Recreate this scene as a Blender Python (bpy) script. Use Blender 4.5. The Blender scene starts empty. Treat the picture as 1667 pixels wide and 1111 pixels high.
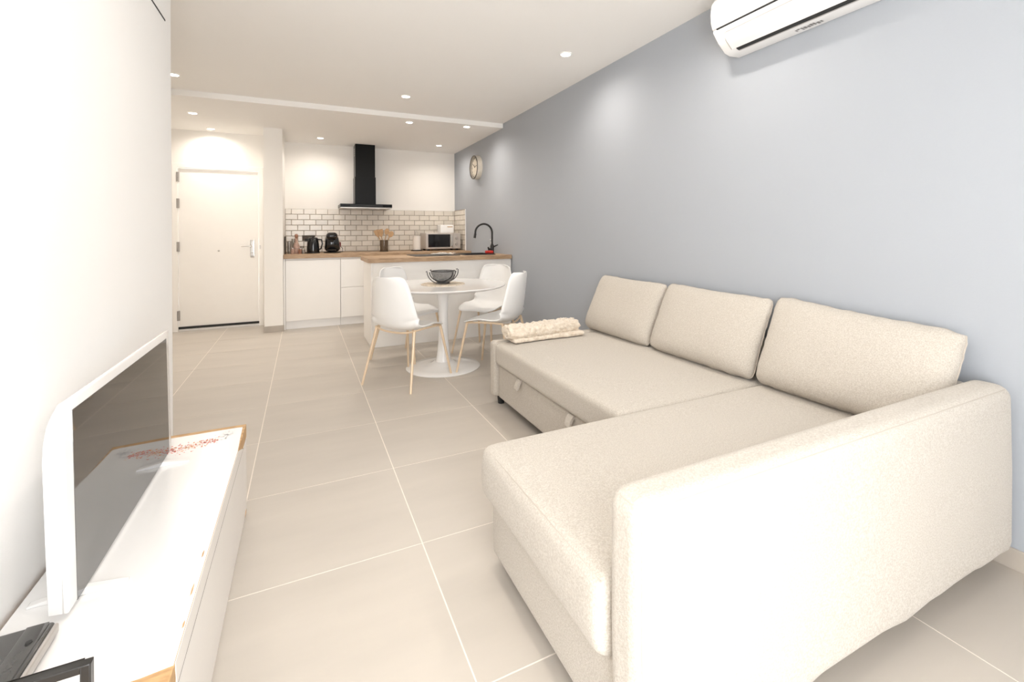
import bpy, bmesh, math, random
from mathutils import Vector, Matrix, noise
random.seed(7)
scene = bpy.context.scene
C = scene.collection
R = math.radians
PI = math.pi

# ------------------------------------------------------------------ camera
YAW, ROLL, F_PX = 0.455923, -0.006, 757.76
cam_data = bpy.data.cameras.new('camera')
cam = bpy.data.objects.new('camera', cam_data)
C.objects.link(cam)
s_, c_ = math.sin(YAW), math.cos(YAW)
r_ = Vector((c_, -s_, 0)); f_ = Vector((s_, c_, 0)); u_ = Vector((0, 0, 1))
r3 = r_ * math.cos(ROLL) + u_ * math.sin(ROLL)
u3 = u_ * math.cos(ROLL) - r_ * math.sin(ROLL)
m = Matrix.Identity(4)
for i in range(3):
    m[i][0] = r3[i]; m[i][1] = u3[i]; m[i][2] = -f_[i]
m[2][3] = 1.2
cam.matrix_world = m
cam_data.sensor_width = 36.0
cam_data.lens = F_PX / 1667 * 36.0
cam_data.shift_x = (833.5 - 864.7) / 1667
cam_data.shift_y = (380.15 - 555.5) / 1667
cam_data.clip_start = 0.02
scene.camera = cam

# ------------------------------------------------------------------ world, daylight opening, exposure
scene.view_settings.view_transform = 'Standard'
scene.view_settings.look = 'None'
scene.view_settings.gamma = 1.0
scene.view_settings.exposure = 0.50
scene.view_settings.use_curve_mapping = False
world = bpy.data.worlds.new('daylight'); scene.world = world
world.use_nodes = True
bg = world.node_tree.nodes['Background']
bg.inputs[0].default_value = (0.97, 0.985, 1.0, 1)
bg.inputs[1].default_value = 8.4
# the terrace door behind the camera
WIN_X0, WIN_X1, WIN_Z1, WIN_Y = -0.50, 0.75, 2.30, -1.0
pl = bpy.data.lights.new('terrace_door_portal', 'AREA')
pl.shape = 'RECTANGLE'; pl.size = WIN_X1 - WIN_X0; pl.size_y = WIN_Z1
pl.cycles.is_portal = True
po = bpy.data.objects.new('terrace_door_portal', pl); C.objects.link(po)
po.location = ((WIN_X0 + WIN_X1) / 2, WIN_Y - 0.06, WIN_Z1 / 2)
po.rotation_euler = (R(90), 0, 0)       # -Z of the light looks to +Y
LAMP_W = 25.0
LAMP_COL = (1.0, 0.92, 0.83)
scene.cycles.use_denoising = True
scene.cycles.max_bounces = 10
scene.cycles.diffuse_bounces = 7
scene.cycles.sample_clamp_indirect = 8.0

# ------------------------------------------------------------------ materials
MATS = {}
def mat(name, col, rough=0.5, metal=0.0, vary=0.0, vscale=8.0, bump=0.0, bscale=200.0, spec=0.5, ior=None,
        col2=None, stretch=None, emit=None, estr=0.0, alpha=None, trans=0.0, sheen=0.0, coat=0.0, detail=4.0):
    if name in MATS: return MATS[name]
    mt = bpy.data.materials.new(name); mt.use_nodes = True
    nt = mt.node_tree; b = nt.nodes['Principled BSDF']
    b.inputs['Base Color'].default_value = (*col, 1)
    b.inputs['Roughness'].default_value = rough
    b.inputs['Metallic'].default_value = metal
    b.inputs['Specular IOR Level'].default_value = spec
    if ior: b.inputs['IOR'].default_value = ior
    if trans: b.inputs['Transmission Weight'].default_value = trans
    if sheen: b.inputs['Sheen Weight'].default_value = sheen
    if coat: b.inputs['Coat Weight'].default_value = coat; b.inputs['Coat Roughness'].default_value = 0.05
    if emit:
        b.inputs['Emission Color'].default_value = (*emit, 1); b.inputs['Emission Strength'].default_value = estr
    if alpha is not None: b.inputs['Alpha'].default_value = alpha
    tc = nt.nodes.new('ShaderNodeTexCoord')
    mp = nt.nodes.new('ShaderNodeMapping'); nt.links.new(tc.outputs['Object'], mp.inputs[0])
    if stretch: mp.inputs['Scale'].default_value = stretch
    n = nt.nodes.new('ShaderNodeTexNoise'); nt.links.new(mp.outputs[0], n.inputs['Vector'])
    n.inputs['Scale'].default_value = vscale; n.inputs['Detail'].default_value = detail
    mx = nt.nodes.new('ShaderNodeMix'); mx.data_type = 'RGBA'
    a = col; d = col2 if col2 else tuple(max(0, c * (1 - vary)) for c in col)
    mx.inputs[6].default_value = (*a, 1); mx.inputs[7].default_value = (*d, 1)
    rp = nt.nodes.new('ShaderNodeMapRange'); rp.inputs[1].default_value = 0.35; rp.inputs[2].default_value = 0.65
    nt.links.new(n.outputs[0], rp.inputs[0]); nt.links.new(rp.outputs[0], mx.inputs[0])
    nt.links.new(mx.outputs[2], b.inputs['Base Color'])
    if bump:
        nb = nt.nodes.new('ShaderNodeTexNoise'); nb.inputs['Scale'].default_value = bscale; nb.inputs['Detail'].default_value = 3
        nt.links.new(tc.outputs['Object'], nb.inputs['Vector'])
        bp = nt.nodes.new('ShaderNodeBump'); bp.inputs['Strength'].default_value = bump; bp.inputs['Distance'].default_value = 0.004
        nt.links.new(nb.outputs[0], bp.inputs['Height']); nt.links.new(bp.outputs[0], b.inputs['Normal'])
    MATS[name] = mt
    return mt

mat('white_paint', (0.92, 0.91, 0.895), 0.85, vary=0.015, vscale=1.5, bump=0.05, bscale=120)
mat('ceiling_paint', (0.92, 0.905, 0.88), 0.9, vary=0.01, vscale=1.0)
mat('warm_paint', (0.92, 0.895, 0.855), 0.85, vary=0.01, vscale=1.5)
mat('blue_paint', (0.405, 0.43, 0.468), 0.8, vary=0.02, vscale=1.2, bump=0.05, bscale=150)
mat('grout', (0.86, 0.79, 0.71), 0.9, vary=0.06, vscale=30)
def floor_mat():
    mt = mat('floor_tile', (0.545, 0.498, 0.442), 0.42, vary=0.09, vscale=2.2, stretch=(0.5, 2.2, 1), detail=6, bump=0.03, bscale=60)
    nt = mt.node_tree; b = nt.nodes['Principled BSDF']
    oi = nt.nodes.new('ShaderNodeObjectInfo')
    hs = nt.nodes.new('ShaderNodeHueSaturation')
    mr = nt.nodes.new('ShaderNodeMapRange'); mr.inputs[3].default_value = 0.975; mr.inputs[4].default_value = 1.025
    nt.links.new(oi.outputs['Random'], mr.inputs[0]); nt.links.new(mr.outputs[0], hs.inputs['Value'])
    l = b.inputs['Base Color'].links[0]; src = l.from_socket
    nt.links.new(src, hs.inputs['Color']); nt.links.new(hs.outputs[0], b.inputs['Base Color'])
    return mt
floor_mat()
def tile_mat():
    mt = mat('wall_tile', (0.80, 0.745, 0.665), 0.22, vary=0.05, vscale=14, bump=0.15, bscale=25)
    nt = mt.node_tree; b = nt.nodes['Principled BSDF']
    oi = nt.nodes.new('ShaderNodeObjectInfo'); hs = nt.nodes.new('ShaderNodeHueSaturation')
    mr = nt.nodes.new('ShaderNodeMapRange'); mr.inputs[3].default_value = 0.90; mr.inputs[4].default_value = 1.04
    nt.links.new(oi.outputs['Random'], mr.inputs[0]); nt.links.new(mr.outputs[0], hs.inputs['Value'])
    src = b.inputs['Base Color'].links[0].from_socket
    nt.links.new(src, hs.inputs['Color']); nt.links.new(hs.outputs[0], b.inputs['Base Color'])
tile_mat()
mat('tile_grout', (0.40, 0.345, 0.29), 0.95, vary=0.1, vscale=40)
mat('skirting_tile', (0.48, 0.43, 0.375), 0.5, vary=0.08, vscale=4, stretch=(2, 0.5, 1))
def fabric():
    mt = mat('sofa_fabric', (0.615, 0.572, 0.512), 0.95, vary=0.0, vscale=240, sheen=0.15, col2=(0.495, 0.445, 0.382), detail=2, bump=0.5, bscale=420)
    nt = mt.node_tree; b = nt.nodes['Principled BSDF']
    tc = [n for n in nt.nodes if n.type == 'TEX_COORD'][0]
    n2 = nt.nodes.new('ShaderNodeTexNoise'); n2.inputs['Scale'].default_value = 80; n2.inputs['Detail'].default_value = 5
    mp2 = nt.nodes.new('ShaderNodeMapping'); mp2.inputs['Scale'].default_value = (1, 1, 3.0)
    nt.links.new(tc.outputs['Object'], mp2.inputs[0]); nt.links.new(mp2.outputs[0], n2.inputs['Vector'])
    mx = nt.nodes.new('ShaderNodeMix'); mx.data_type = 'RGBA'; mx.blend_type = 'MULTIPLY'; mx.inputs[0].default_value = 0.6
    rp = nt.nodes.new('ShaderNodeMapRange'); rp.inputs[1].default_value = 0.35; rp.inputs[2].default_value = 0.65
    rp.inputs[3].default_value = 0.90; rp.inputs[4].default_value = 1.0
    nt.links.new(n2.outputs[0], rp.inputs[0])
    src = b.inputs['Base Color'].links[0].from_socket
    nt.links.new(src, mx.inputs[6]); nt.links.new(rp.outputs[0], mx.inputs[7]); nt.links.new(mx.outputs[2], b.inputs['Base Color'])
fabric()
mat('seam', (0.50, 0.45, 0.39), 0.95, vary=0.05)
mat('black_plastic', (0.012, 0.012, 0.012), 0.35, vary=0.1)
mat('gloss_black', (0.008, 0.008, 0.009), 0.12, vary=0.1, coat=0.4)
mat('hood_black', (0.004, 0.004, 0.004), 0.3, vary=0.1, spec=0.2)
mat('matt_black', (0.02, 0.02, 0.02), 0.55, vary=0.1)
mat('white_lacquer', (0.91, 0.89, 0.86), 0.35, vary=0.01)
mat('white_gloss', (0.88, 0.87, 0.86), 0.15, vary=0.01, coat=0.3)
mat('white_plastic', (0.90, 0.895, 0.885), 0.4, vary=0.01)
mat('door_white', (0.93, 0.905, 0.87), 0.5, vary=0.01)
mat('oak_top', (0.50, 0.345, 0.215), 0.45, vary=0, vscale=9, stretch=(1.2, 9, 9), col2=(0.35, 0.225, 0.13), detail=8)
mat('stand_wood', (0.62, 0.40, 0.20), 0.55, vary=0, vscale=10, stretch=(2.5, 8, 6), col2=(0.46, 0.27, 0.12), detail=8)
mat('leg_gold', (0.80, 0.63, 0.45), 0.4, vary=0.05, vscale=20, metal=0.15)
mat('chrome', (0.75, 0.74, 0.72), 0.2, metal=1.0, vary=0.02)
mat('hinge_grey', (0.36, 0.34, 0.32), 0.5, metal=0.2, vary=0.05)
mat('steel', (0.55, 0.52, 0.49), 0.35, metal=0.7, vary=0.05)
mat('tv_screen', (0.012, 0.011, 0.010), 0.03, vary=0.05, ior=2.6, spec=0.5)
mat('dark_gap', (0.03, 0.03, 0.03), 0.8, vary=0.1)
mat('lamp_lens', (1, 1, 1), 0.5, emit=(1.0, 0.95, 0.86), estr=14)
mat('kettle_glass', (0.75, 0.72, 0.68), 0.05, trans=0.85, ior=1.45, vary=0.05)
mat('smoke_glass', (0.28, 0.20, 0.13), 0.08, trans=0.6, vary=0.1)
mat('amber', (0.45, 0.22, 0.14), 0.3, vary=0.3, vscale=40)
mat('pink_salt', (0.62, 0.42, 0.34), 0.5, vary=0.35, vscale=60)
mat('spoon_wood', (0.58, 0.37, 0.20), 0.6, vary=0.2, vscale=20)
mat('paper', (0.86, 0.82, 0.77), 0.95, vary=0.04, vscale=60)
mat('red_cloth', (0.60, 0.03, 0.02), 0.8, vary=0.2, vscale=50)
mat('dark_red', (0.16, 0.012, 0.012), 0.3, vary=0.1)
mat('rattan', (0.74, 0.64, 0.52), 0.8, vary=0.3, vscale=60)
mat('mesh_grey', (0.36, 0.355, 0.345), 0.4, metal=0.2, vary=0.4, vscale=60)
mat('wire_grey', (0.13, 0.125, 0.12), 0.4, metal=0.3, vary=0.2, vscale=60)
mat('smoked_bowl', (0.42, 0.41, 0.40), 0.25, vary=0.3, vscale=50, alpha=0.55)
mat('fleece', (0.80, 0.72, 0.61), 1.0, vary=0, vscale=45, col2=(0.64, 0.54, 0.43), sheen=0.4, bump=0.6, bscale=90)
mat('clock_cream', (0.74, 0.69, 0.60), 0.5, vary=0.1, vscale=20)
mat('clock_dark', (0.10, 0.08, 0.06), 0.5, vary=0.2, vscale=20)
mat('clock_face', (0.92, 0.84, 0.71), 0.6, vary=0.15, vscale=30)
mat('print_red', (0.85, 0.16, 0.12), 0.6, vary=0.2, vscale=100)
mat('print_orange', (0.92, 0.42, 0.16), 0.6, vary=0.2, vscale=100)
mat('print_grey', (0.60, 0.60, 0.62), 0.6, vary=0.2, vscale=100)
mat('print_mark', (0.28, 0.27, 0.26), 0.6, vary=0.1)
mat('dark_grey_gloss', (0.055, 0.053, 0.05), 0.15, vary=0.25, vscale=12, coat=0.5)
mat('frame_black', (0.02, 0.018, 0.016), 0.3, vary=0.1)
mat('photo_cream', (0.80, 0.74, 0.68), 0.6, vary=0.05, vscale=10)
mat('microwave_silver', (0.62, 0.58, 0.54), 0.35, metal=0.35, vary=0.03)

# ------------------------------------------------------------------ mesh helpers
class G:
    """collects geometry in world (or local) coordinates, links it as ONE mesh object"""
    def __init__(self): self.v = []; self.f = []; self.mi = []
    def add(self, vs, fs, mi=0):
        o = len(self.v); self.v += [tuple(p) for p in vs]
        self.f += [tuple(i + o for i in f) for f in fs]; self.mi += [mi] * len(fs); return self
    def box(self, x0, x1, y0, y1, z0, z1, mi=0):
        v = [(x0, y0, z0), (x1, y0, z0), (x1, y1, z0), (x0, y1, z0), (x0, y0, z1), (x1, y0, z1), (x1, y1, z1), (x0, y1, z1)]
        return self.add(v, [(0, 3, 2, 1), (4, 5, 6, 7), (0, 1, 5, 4), (1, 2, 6, 5), (2, 3, 7, 6), (3, 0, 4, 7)], mi)
    def rbox(self, x0, x1, y0, y1, z0, z1, r, n=3, inner=6, fn=None):
        """rounded box; fn(p, n01) may move each point (n01: position -1..1 in the box)"""
        c = Vector(((x0 + x1) / 2, (y0 + y1) / 2, (z0 + z1) / 2)); h = Vector(((x1 - x0) / 2, (y1 - y0) / 2, (z1 - z0) / 2))
        r = min(r, h.x, h.y, h.z)
        def axis(hh):
            a = [-hh + r * (1 - math.cos(0.5 * PI * k / n)) for k in range(n)]
            k = inner; mid = [-(hh - r) + 2 * (hh - r) * t / k for t in range(k + 1)]
            return a + mid + [-q for q in reversed(a)]
        ax = [axis(h.x), axis(h.y), axis(h.z)]
        bm = bmesh.new(); cache = {}
        def vert(p):
            key = (round(p[0], 6), round(p[1], 6), round(p[2], 6))
            if key in cache: return cache[key]
            q = Vector(p); inn = Vector([max(-(h[i] - r), min(h[i] - r, q[i])) for i in range(3)])
            d = q - inn
            # cube -> sphere mapping inside the corner cells
            if d.length > 1e-9:
                e = d / r
                mxx = max(abs(e.x), abs(e.y), abs(e.z))
                e = e.normalized() * mxx
                q = inn + e * r
            w = q + c
            if fn: w = Vector(fn(w, Vector((q.x / h.x, q.y / h.y, q.z / h.z))))
            vv = bm.verts.new(w); cache[key] = vv; return vv
        for a in range(3):
            b_, c2 = (a + 1) % 3, (a + 2) % 3
            for sgn in (-1, 1):
                A, B = ax[b_], ax[c2]
                for i in range(len(A) - 1):
                    for j in range(len(B) - 1):
                        quad = []
                        for (ii, jj) in ((i, j), (i + 1, j), (i + 1, j + 1), (i, j + 1)):
                            p = [0, 0, 0]; p[a] = sgn * h[a]; p[b_] = A[ii]; p[c2] = B[jj]; quad.append(vert(p))
                        if sgn < 0: quad.reverse()
                        if len(set(quad)) >= 3:
                            try: bm.faces.new(list(dict.fromkeys(quad)))
                            except ValueError: pass
        bm.verts.index_update()
        self.add([v.co for v in bm.verts], [[v.index for v in f.verts] for f in bm.faces]); bm.free(); return self
    def tube(self, pts, r, n=8, caps=True, mi=0):
        pts = [Vector(p) for p in pts]; rs = r if isinstance(r, (list, tuple)) else [r] * len(pts)
        vs = []; fs = []; up = None
        for i, p in enumerate(pts):
            d = ((pts[i + 1] if i < len(pts) - 1 else p) - (pts[i - 1] if i > 0 else p)).normalized()
            if up is None:
                up = Vector((0, 0, 1)) if abs(d.z) < 0.9 else Vector((1, 0, 0))
            a = (up - d * up.dot(d)).normalized(); up = a; b = d.cross(a)
            for k in range(n):
                t = 2 * PI * k / n; vs.append(p + (a * math.cos(t) + b * math.sin(t)) * rs[i])
        for i in range(len(pts) - 1):
            for k in range(n):
                k2 = (k + 1) % n; fs.append((i * n + k, i * n + k2, (i + 1) * n + k2, (i + 1) * n + k))
        if caps:
            fs.append(tuple(reversed(range(n)))); fs.append(tuple(range((len(pts) - 1) * n, len(pts) * n)))
        return self.add(vs, fs, mi)
    def lathe(self, prof, cx=0, cy=0, n=32, mi=0, axis='z', caps=True):
        """prof: (radius, height) pairs; axis z about (cx, cy)"""
        vs = []; fs = []
        for (r, z) in prof:
            for k in range(n):
                t = 2 * PI * k / n
                if axis == 'z': vs.append((cx + r * math.cos(t), cy + r * math.sin(t), z))
                else: vs.append((z, cx + r * math.cos(t), cy + r * math.sin(t)))   # axis x: cx=y, cy=z
        m_ = len(prof)
        for i in range(m_ - 1):
            for k in range(n):
                k2 = (k + 1) % n; fs.append((i * n + k, i * n + k2, (i + 1) * n + k2, (i + 1) * n + k))
        if prof[0] == prof[-1]: caps = False
        if caps and prof[0][0] > 1e-5: fs.append(tuple(reversed(range(n))))
        if caps and prof[-1][0] > 1e-5: fs.append(tuple(range((m_ - 1) * n, m_ * n)))
        return self.add(vs, fs, mi)
    def prism(self, poly, axis, a, b, mi=0):
        """poly: 2-D outline in the two other axes (x:(y,z) y:(x,z) z:(x,y))"""
        def P(u, v, w):
            return {'x': (w, u, v), 'y': (u, w, v), 'z': (u, v, w)}[axis]
        n = len(poly); vs = [P(u, v, a) for u, v in poly] + [P(u, v, b) for u, v in poly]
        fs = [tuple(range(n)), tuple(reversed(range(n, 2 * n)))] + [(i, i + n, (i + 1) % n + n, (i + 1) % n) for i in range(n)]
        return self.add(vs, fs, mi)
    def build(self, name, mats, parent=None, smooth=True, bevel=0.0, angle=35, local=False, bseg=2):
        me = bpy.data.meshes.new(name)
        off = Vector((0, 0, 0))
        if parent is not None and not local:
            q = parent
            while q is not None: off += q.location; q = q.parent
        me.from_pydata([tuple(Vector(p) - off) for p in self.v], [], self.f)
        if not isinstance(mats, (list, tuple)): mats = [mats]
        for k in mats: me.materials.append(MATS[k])
        if len(mats) > 1: me.polygons.foreach_set('material_index', self.mi)
        bm = bmesh.new(); bm.from_mesh(me); bmesh.ops.remove_doubles(bm, verts=bm.verts, dist=1e-6)
        bmesh.ops.recalc_face_normals(bm, faces=bm.faces); bm.to_mesh(me); bm.free()
        if smooth:
            me.polygons.foreach_set('use_smooth', [True] * len(me.polygons)); me.set_sharp_from_angle(angle=R(angle))
        me.update()
        o = bpy.data.objects.new(name, me); C.objects.link(o)
        if parent is not None: o.parent = parent
        if bevel:
            md = o.modifiers.new('bevel', 'BEVEL'); md.width = bevel; md.segments = bseg; md.limit_method = 'ANGLE'; md.angle_limit = R(40)
        return o

def tag(o, label, cat, group=None, kind=None):
    o['label'] = label; o['category'] = cat
    if group: o['group'] = group
    if kind: o['kind'] = kind
    return o
def thing(name, label, cat, loc=(0, 0, 0), group=None, rotz=0.0):
    o = bpy.data.objects.new(name, None); C.objects.link(o)
    o.location = loc; o.rotation_euler = (0, 0, rotz); o.empty_display_size = 0.05
    return tag(o, label, cat, group)
def structure(o, label=None):
    o['kind'] = 'structure'
    if label: o['label'] = label
    return o
def link_piece(name, me, loc, parent):
    o = bpy.data.objects.new(name, me); C.objects.link(o); o.location = loc; o.parent = parent; return o
def arc(cx, cz, r, a0, a1, n):
    return [(cx + r * math.cos(R(a0 + (a1 - a0) * k / n)), cz + r * math.sin(R(a0 + (a1 - a0) * k / n))) for k in range(n + 1)]

# ------------------------------------------------------------------ room dimensions (metres)
XL, XH, XR = -0.58, -1.90, 2.256       # left wall, hall wall, blue wall
YW, YLE, YE, YK = WIN_Y, 2.84, 7.13, 7.465
YB = 5.385                              # step of the ceiling
ZC, ZS = 2.576, 2.521
T, TX, TY = 0.645, -0.235, 1.166        # floor tile grid

# ---- floor: grout bed with real tiles
fl = structure(G().box(XH - 0.1, XR + 0.1, YW - 0.1, YK + 0.1, -0.12, -0.0008).build('floor', 'grout', smooth=False), 'floor of large beige stone tiles with pale joints')
gap = 0.0023
tile_cache = {}
i0 = math.floor((XH - TX) / T); i1 = math.ceil((XR - TX) / T)
j0 = math.floor((YW - TY) / T); j1 = math.ceil((YK - TY) / T)
for i in range(i0, i1):
    for j in range(j0, j1):
        x0 = max(TX + i * T + gap, XH); x1 = min(TX + (i + 1) * T - gap, XR)
        y0 = max(TY + j * T + gap, YW - 0.1); y1 = min(TY + (j + 1) * T - gap, YK)
        if x1 - x0 < 0.01 or y1 - y0 < 0.01: continue
        key = (round(x1 - x0, 4), round(y1 - y0, 4))
        if key not in tile_cache:
            o = G().box(0, key[0], 0, key[1], -0.004, 0).build('floor_tile', 'floor_tile', fl, smooth=False, local=True)
            o.location = (x0, y0, 0); tile_cache[key] = o.data
        else: link_piece('floor_tile', tile_cache[key], (x0, y0, 0), fl)

# ---- walls
structure(G().box(XH - 0.1, XL, YW - 0.1, YLE, 0, ZC + 0.1).build('wall_left', 'white_paint', smooth=False), 'plain white wall behind the television')
structure(G().box(XH - 0.1, XH, YLE, YK + 0.1, 0, ZC + 0.1).build('wall_hall', 'warm_paint', smooth=False), 'white side wall of the entrance hall')
wr = structure(G().box(XR, XR + 0.1, YW - 0.1, YK + 0.1, 0, ZC + 0.1).build('wall_right', 'blue_paint', smooth=False), 'grey-blue painted wall behind the sofa')
wk = structure(G().box(-0.43, XR, YK, YK + 0.1, 0, ZC + 0.1).build('wall_kitchen', 'warm_paint', smooth=False), 'cream kitchen wall with a band of brick-shaped tiles')
structure(G().box(-0.43, -0.225, 6.57, YK, 0, ZS).build('wall_pillar', 'warm_paint', smooth=False), 'cream wall stub between the entrance door and the kitchen')
DX0, DX1, DZ = -1.395, -0.525, 2.045
g = G().box(XH, DX0 - 0.05, YE, YK + 0.1, 0, ZC).box(DX1 + 0.05, -0.43, YE, YK + 0.1, 0, ZC).box(DX0 - 0.05, DX1 + 0.05, YE, YK + 0.1, DZ + 0.05, ZC)
structure(g.build('wall_entrance', 'warm_paint', smooth=False), 'cream wall around the entrance door')
# window wall behind the camera with the terrace opening
g = G().box(XL - 0.02, WIN_X0, YW - 0.1, YW, 0, ZC).box(WIN_X1, XR, YW - 0.1, YW, 0, ZC).box(WIN_X0, WIN_X1, YW - 0.1, YW, WIN_Z1, ZC)
structure(g.build('wall_window', 'white_paint', smooth=False), 'white wall with the terrace opening')
wf = structure(G().box(WIN_X0, WIN_X0 + 0.05, YW - 0.08, YW + 0.01, 0, WIN_Z1).box(WIN_X1 - 0.05, WIN_X1, YW - 0.08, YW + 0.01, 0, WIN_Z1)
    .box(WIN_X0, WIN_X1, YW - 0.08, YW + 0.01, WIN_Z1 - 0.05, WIN_Z1).build('window_1', 'white_plastic', bevel=0.004), 'white frame of the open terrace door')
# ---- ceilings
structure(G().box(XH - 0.1, XR + 0.1, YW - 0.1, YB, ZC, ZC + 0.1).build('ceiling', 'ceiling_paint', smooth=False), 'plain white living room ceiling')
structure(G().box(XH - 0.1, XR + 0.1, YB, YK + 0.1, ZS, ZC + 0.1).build('ceiling_kitchen', 'ceiling_paint', smooth=False), 'lowered white ceiling over kitchen and hall')
# ---- skirting
structure(G().box(XR - 0.009, XR, YW, 5.13, 0, 0.075).build('baseboard_right', 'skirting_tile', bevel=0.002), 'beige tile skirting along the blue wall')
structure(G().box(-0.439, -0.216, 6.561, 6.57, 0, 0.075).box(-0.439, -0.43, 6.57, YE, 0, 0.075).build('baseboard_pillar', 'skirting_tile', bevel=0.002), 'beige tile skirting around the wall stub')
structure(G().box(DX1 + 0.07, -0.439, YE - 0.009, YE, 0, 0.075).box(XH, DX0 - 0.07, YE - 0.009, YE, 0, 0.075).build('baseboard_entrance', 'skirting_tile', bevel=0.002), 'beige tile skirting beside the entrance door')
structure(G().box(XL, XL + 0.009, YW, YLE, 0, 0.075).build('baseboard_left', 'skirting_tile', bevel=0.002), 'beige tile skirting along the white wall')
# flush access panel high on the left wall
o = structure(G().box(XL, XL + 0.004, 1.2, 2.73, 2.219, 2.50).build('trim_1', 'white_paint', bevel=0.001), 'flush white access panel high on the white wall')
G().box(XL, XL + 0.002, 1.2, 2.733, 2.213, 2.219).build('painted_gap_shade', 'dark_gap', o, smooth=False)  # dark strip standing in for the shade under the panel edge

# ---- entrance door
dr = bpy.data.objects.new('door_1', None); C.objects.link(dr); dr.location = ((DX0 + DX1) / 2, YE, 0)
structure(dr, 'plain white entrance door with lever handle')
G().box(DX0 + 0.004, DX1 - 0.004, YE + 0.012, YE + 0.052, 0.003, DZ - 0.004).build('door_leaf', 'door_white', dr, bevel=0.002)
G().box(DX0 - 0.055, DX0, YE - 0.012, YE + 0.09, 0, DZ + 0.055).box(DX1, DX1 + 0.055, YE - 0.012, YE + 0.09, 0, DZ + 0.055).box(DX0, DX1, YE - 0.012, YE + 0.09, DZ, DZ + 0.055).build('door_frame', 'door_white', dr, bevel=0.003)
G().box(DX0, DX1, YE + 0.03, YE + 0.06, 0.0, 0.003).build('threshold', 'dark_gap', dr, smooth=False)
for zz in (1.93, 1.60, 1.06, 0.20):
    G().lathe([(0.016, zz - 0.06), (0.016, zz + 0.06)], DX0 + 0.002, YE - 0.006, 12).build('hinge', 'hinge_grey', dr)
hz = 1.035
pt = G().rbox(-0.625, -0.575, YE + 0.002, YE + 0.012, hz - 0.13, hz + 0.10, 0.005).build('handle_plate', 'chrome', dr)
G().tube([(-0.60, YE + 0.004, hz + 0.02), (-0.60, YE - 0.045, hz + 0.02), (-0.615, YE - 0.055, hz + 0.02), (-0.66, YE - 0.058, hz + 0.022), (-0.72, YE - 0.056, hz + 0.02)], [0.010, 0.010, 0.011, 0.009, 0.008], 10).build('lever', 'chrome', pt)
G().lathe([(0.013, 0), (0.013, 0.01)], 0, 0, 16).build('lock_cylinder', 'steel', dr, local=True).location = (-0.60 - dr.location.x, 0.0, hz - 0.075)
dr.children[-1].rotation_euler = (R(90), 0, 0)
o = G().lathe([(0.010, 0), (0.012, 0.004), (0.006, 0.008)], 0, 0, 16).build('door_stud', 'steel', dr, local=True)
o.location = (-0.972 - dr.location.x, 0.012, 1.0); o.rotation_euler = (R(90), 0, 0)
G().box(DX1 + 0.008, DX1 + 0.022, YE - 0.014, YE - 0.010, hz - 0.02, hz + 0.03).build('strike_plate', 'steel', dr, smooth=False)

# ------------------------------------------------------------------ kitchen wall tiles
TW, TH, tg = 0.158, 0.078, 0.0035
Z0T, Z1T = 0.945, 1.572
rows = int(round((Z1T - Z0T) / TH))
G().box(-0.225, XR, YK - 0.004, YK, Z0T, Z1T).build('grout_bed', 'tile_grout', wk, smooth=False)
G().box(XR - 0.004, XR, 6.885, YK, Z0T, Z1T + 0.01).build('grout_bed', 'tile_grout', wr, smooth=False)
wt_cache = {}
def wall_tile(parent, axis, a0, a1, z0, z1):
    w = round(a1 - a0 - tg, 4); hgt = round(z1 - z0 - tg, 4)
    key = (axis, w, hgt)
    if axis == 'x': loc = (a0 + tg / 2, YK - 0.010, z0 + tg / 2)
    else: loc = (XR - 0.010, a0 + tg / 2, z0 + tg / 2)
    if key not in wt_cache:
        b = 0.004; d = 0.009
        if axis == 'x':
            vs = [(0, d, 0), (w, d, 0), (w, d, hgt), (0, d, hgt), (b, 0, b), (w - b, 0, b), (w - b, 0, hgt - b), (b, 0, hgt - b)]
        else:
            vs = [(d, 0, 0), (d, w, 0), (d, w, hgt), (d, 0, hgt), (0, b, b), (0, w - b, b), (0, w - b, hgt - b), (0, b, hgt - b)]
        fs = [(4, 5, 6, 7), (0, 1, 5, 4), (1, 2, 6, 5), (2, 3, 7, 6), (3, 0, 4, 7)]
        o = G().add(vs, fs).build('tile', 'wall_tile', parent, smooth=False, local=True)
        wt_cache[key] = o.data; o.location = loc
    else: link_piece('tile', wt_cache[key], loc, parent)
for r in range(rows):
    z1 = Z1T - r * TH; z0 = z1 - TH
    x = -0.225 - (0.5 * TW if r % 2 == 0 else 0)
    while x < XR - 0.012:
        a0 = max(x, -0.225); a1 = min(x + TW, XR - 0.010)
        if a1 - a0 > 0.02: wall_tile(wk, 'x', a0, a1, z0, z1)
        x += TW
    y = YK - 0.010 - (0.5 * TW if r % 2 else TW)
    y1 = YK - 0.010
    while y1 > 6.89:
        a0 = max(y, 6.887)
        if y1 - a0 > 0.02: wall_tile(wr, 'y', a0, y1, z0, z1)
        y1 = y; y -= TW
structure(G().box(XR - 0.012, XR, 6.878, 6.886, Z0T, Z1T + 0.01).build('trim_2', 'white_plastic', smooth=False), 'thin white edge strip ending the wall tiles')

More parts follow.
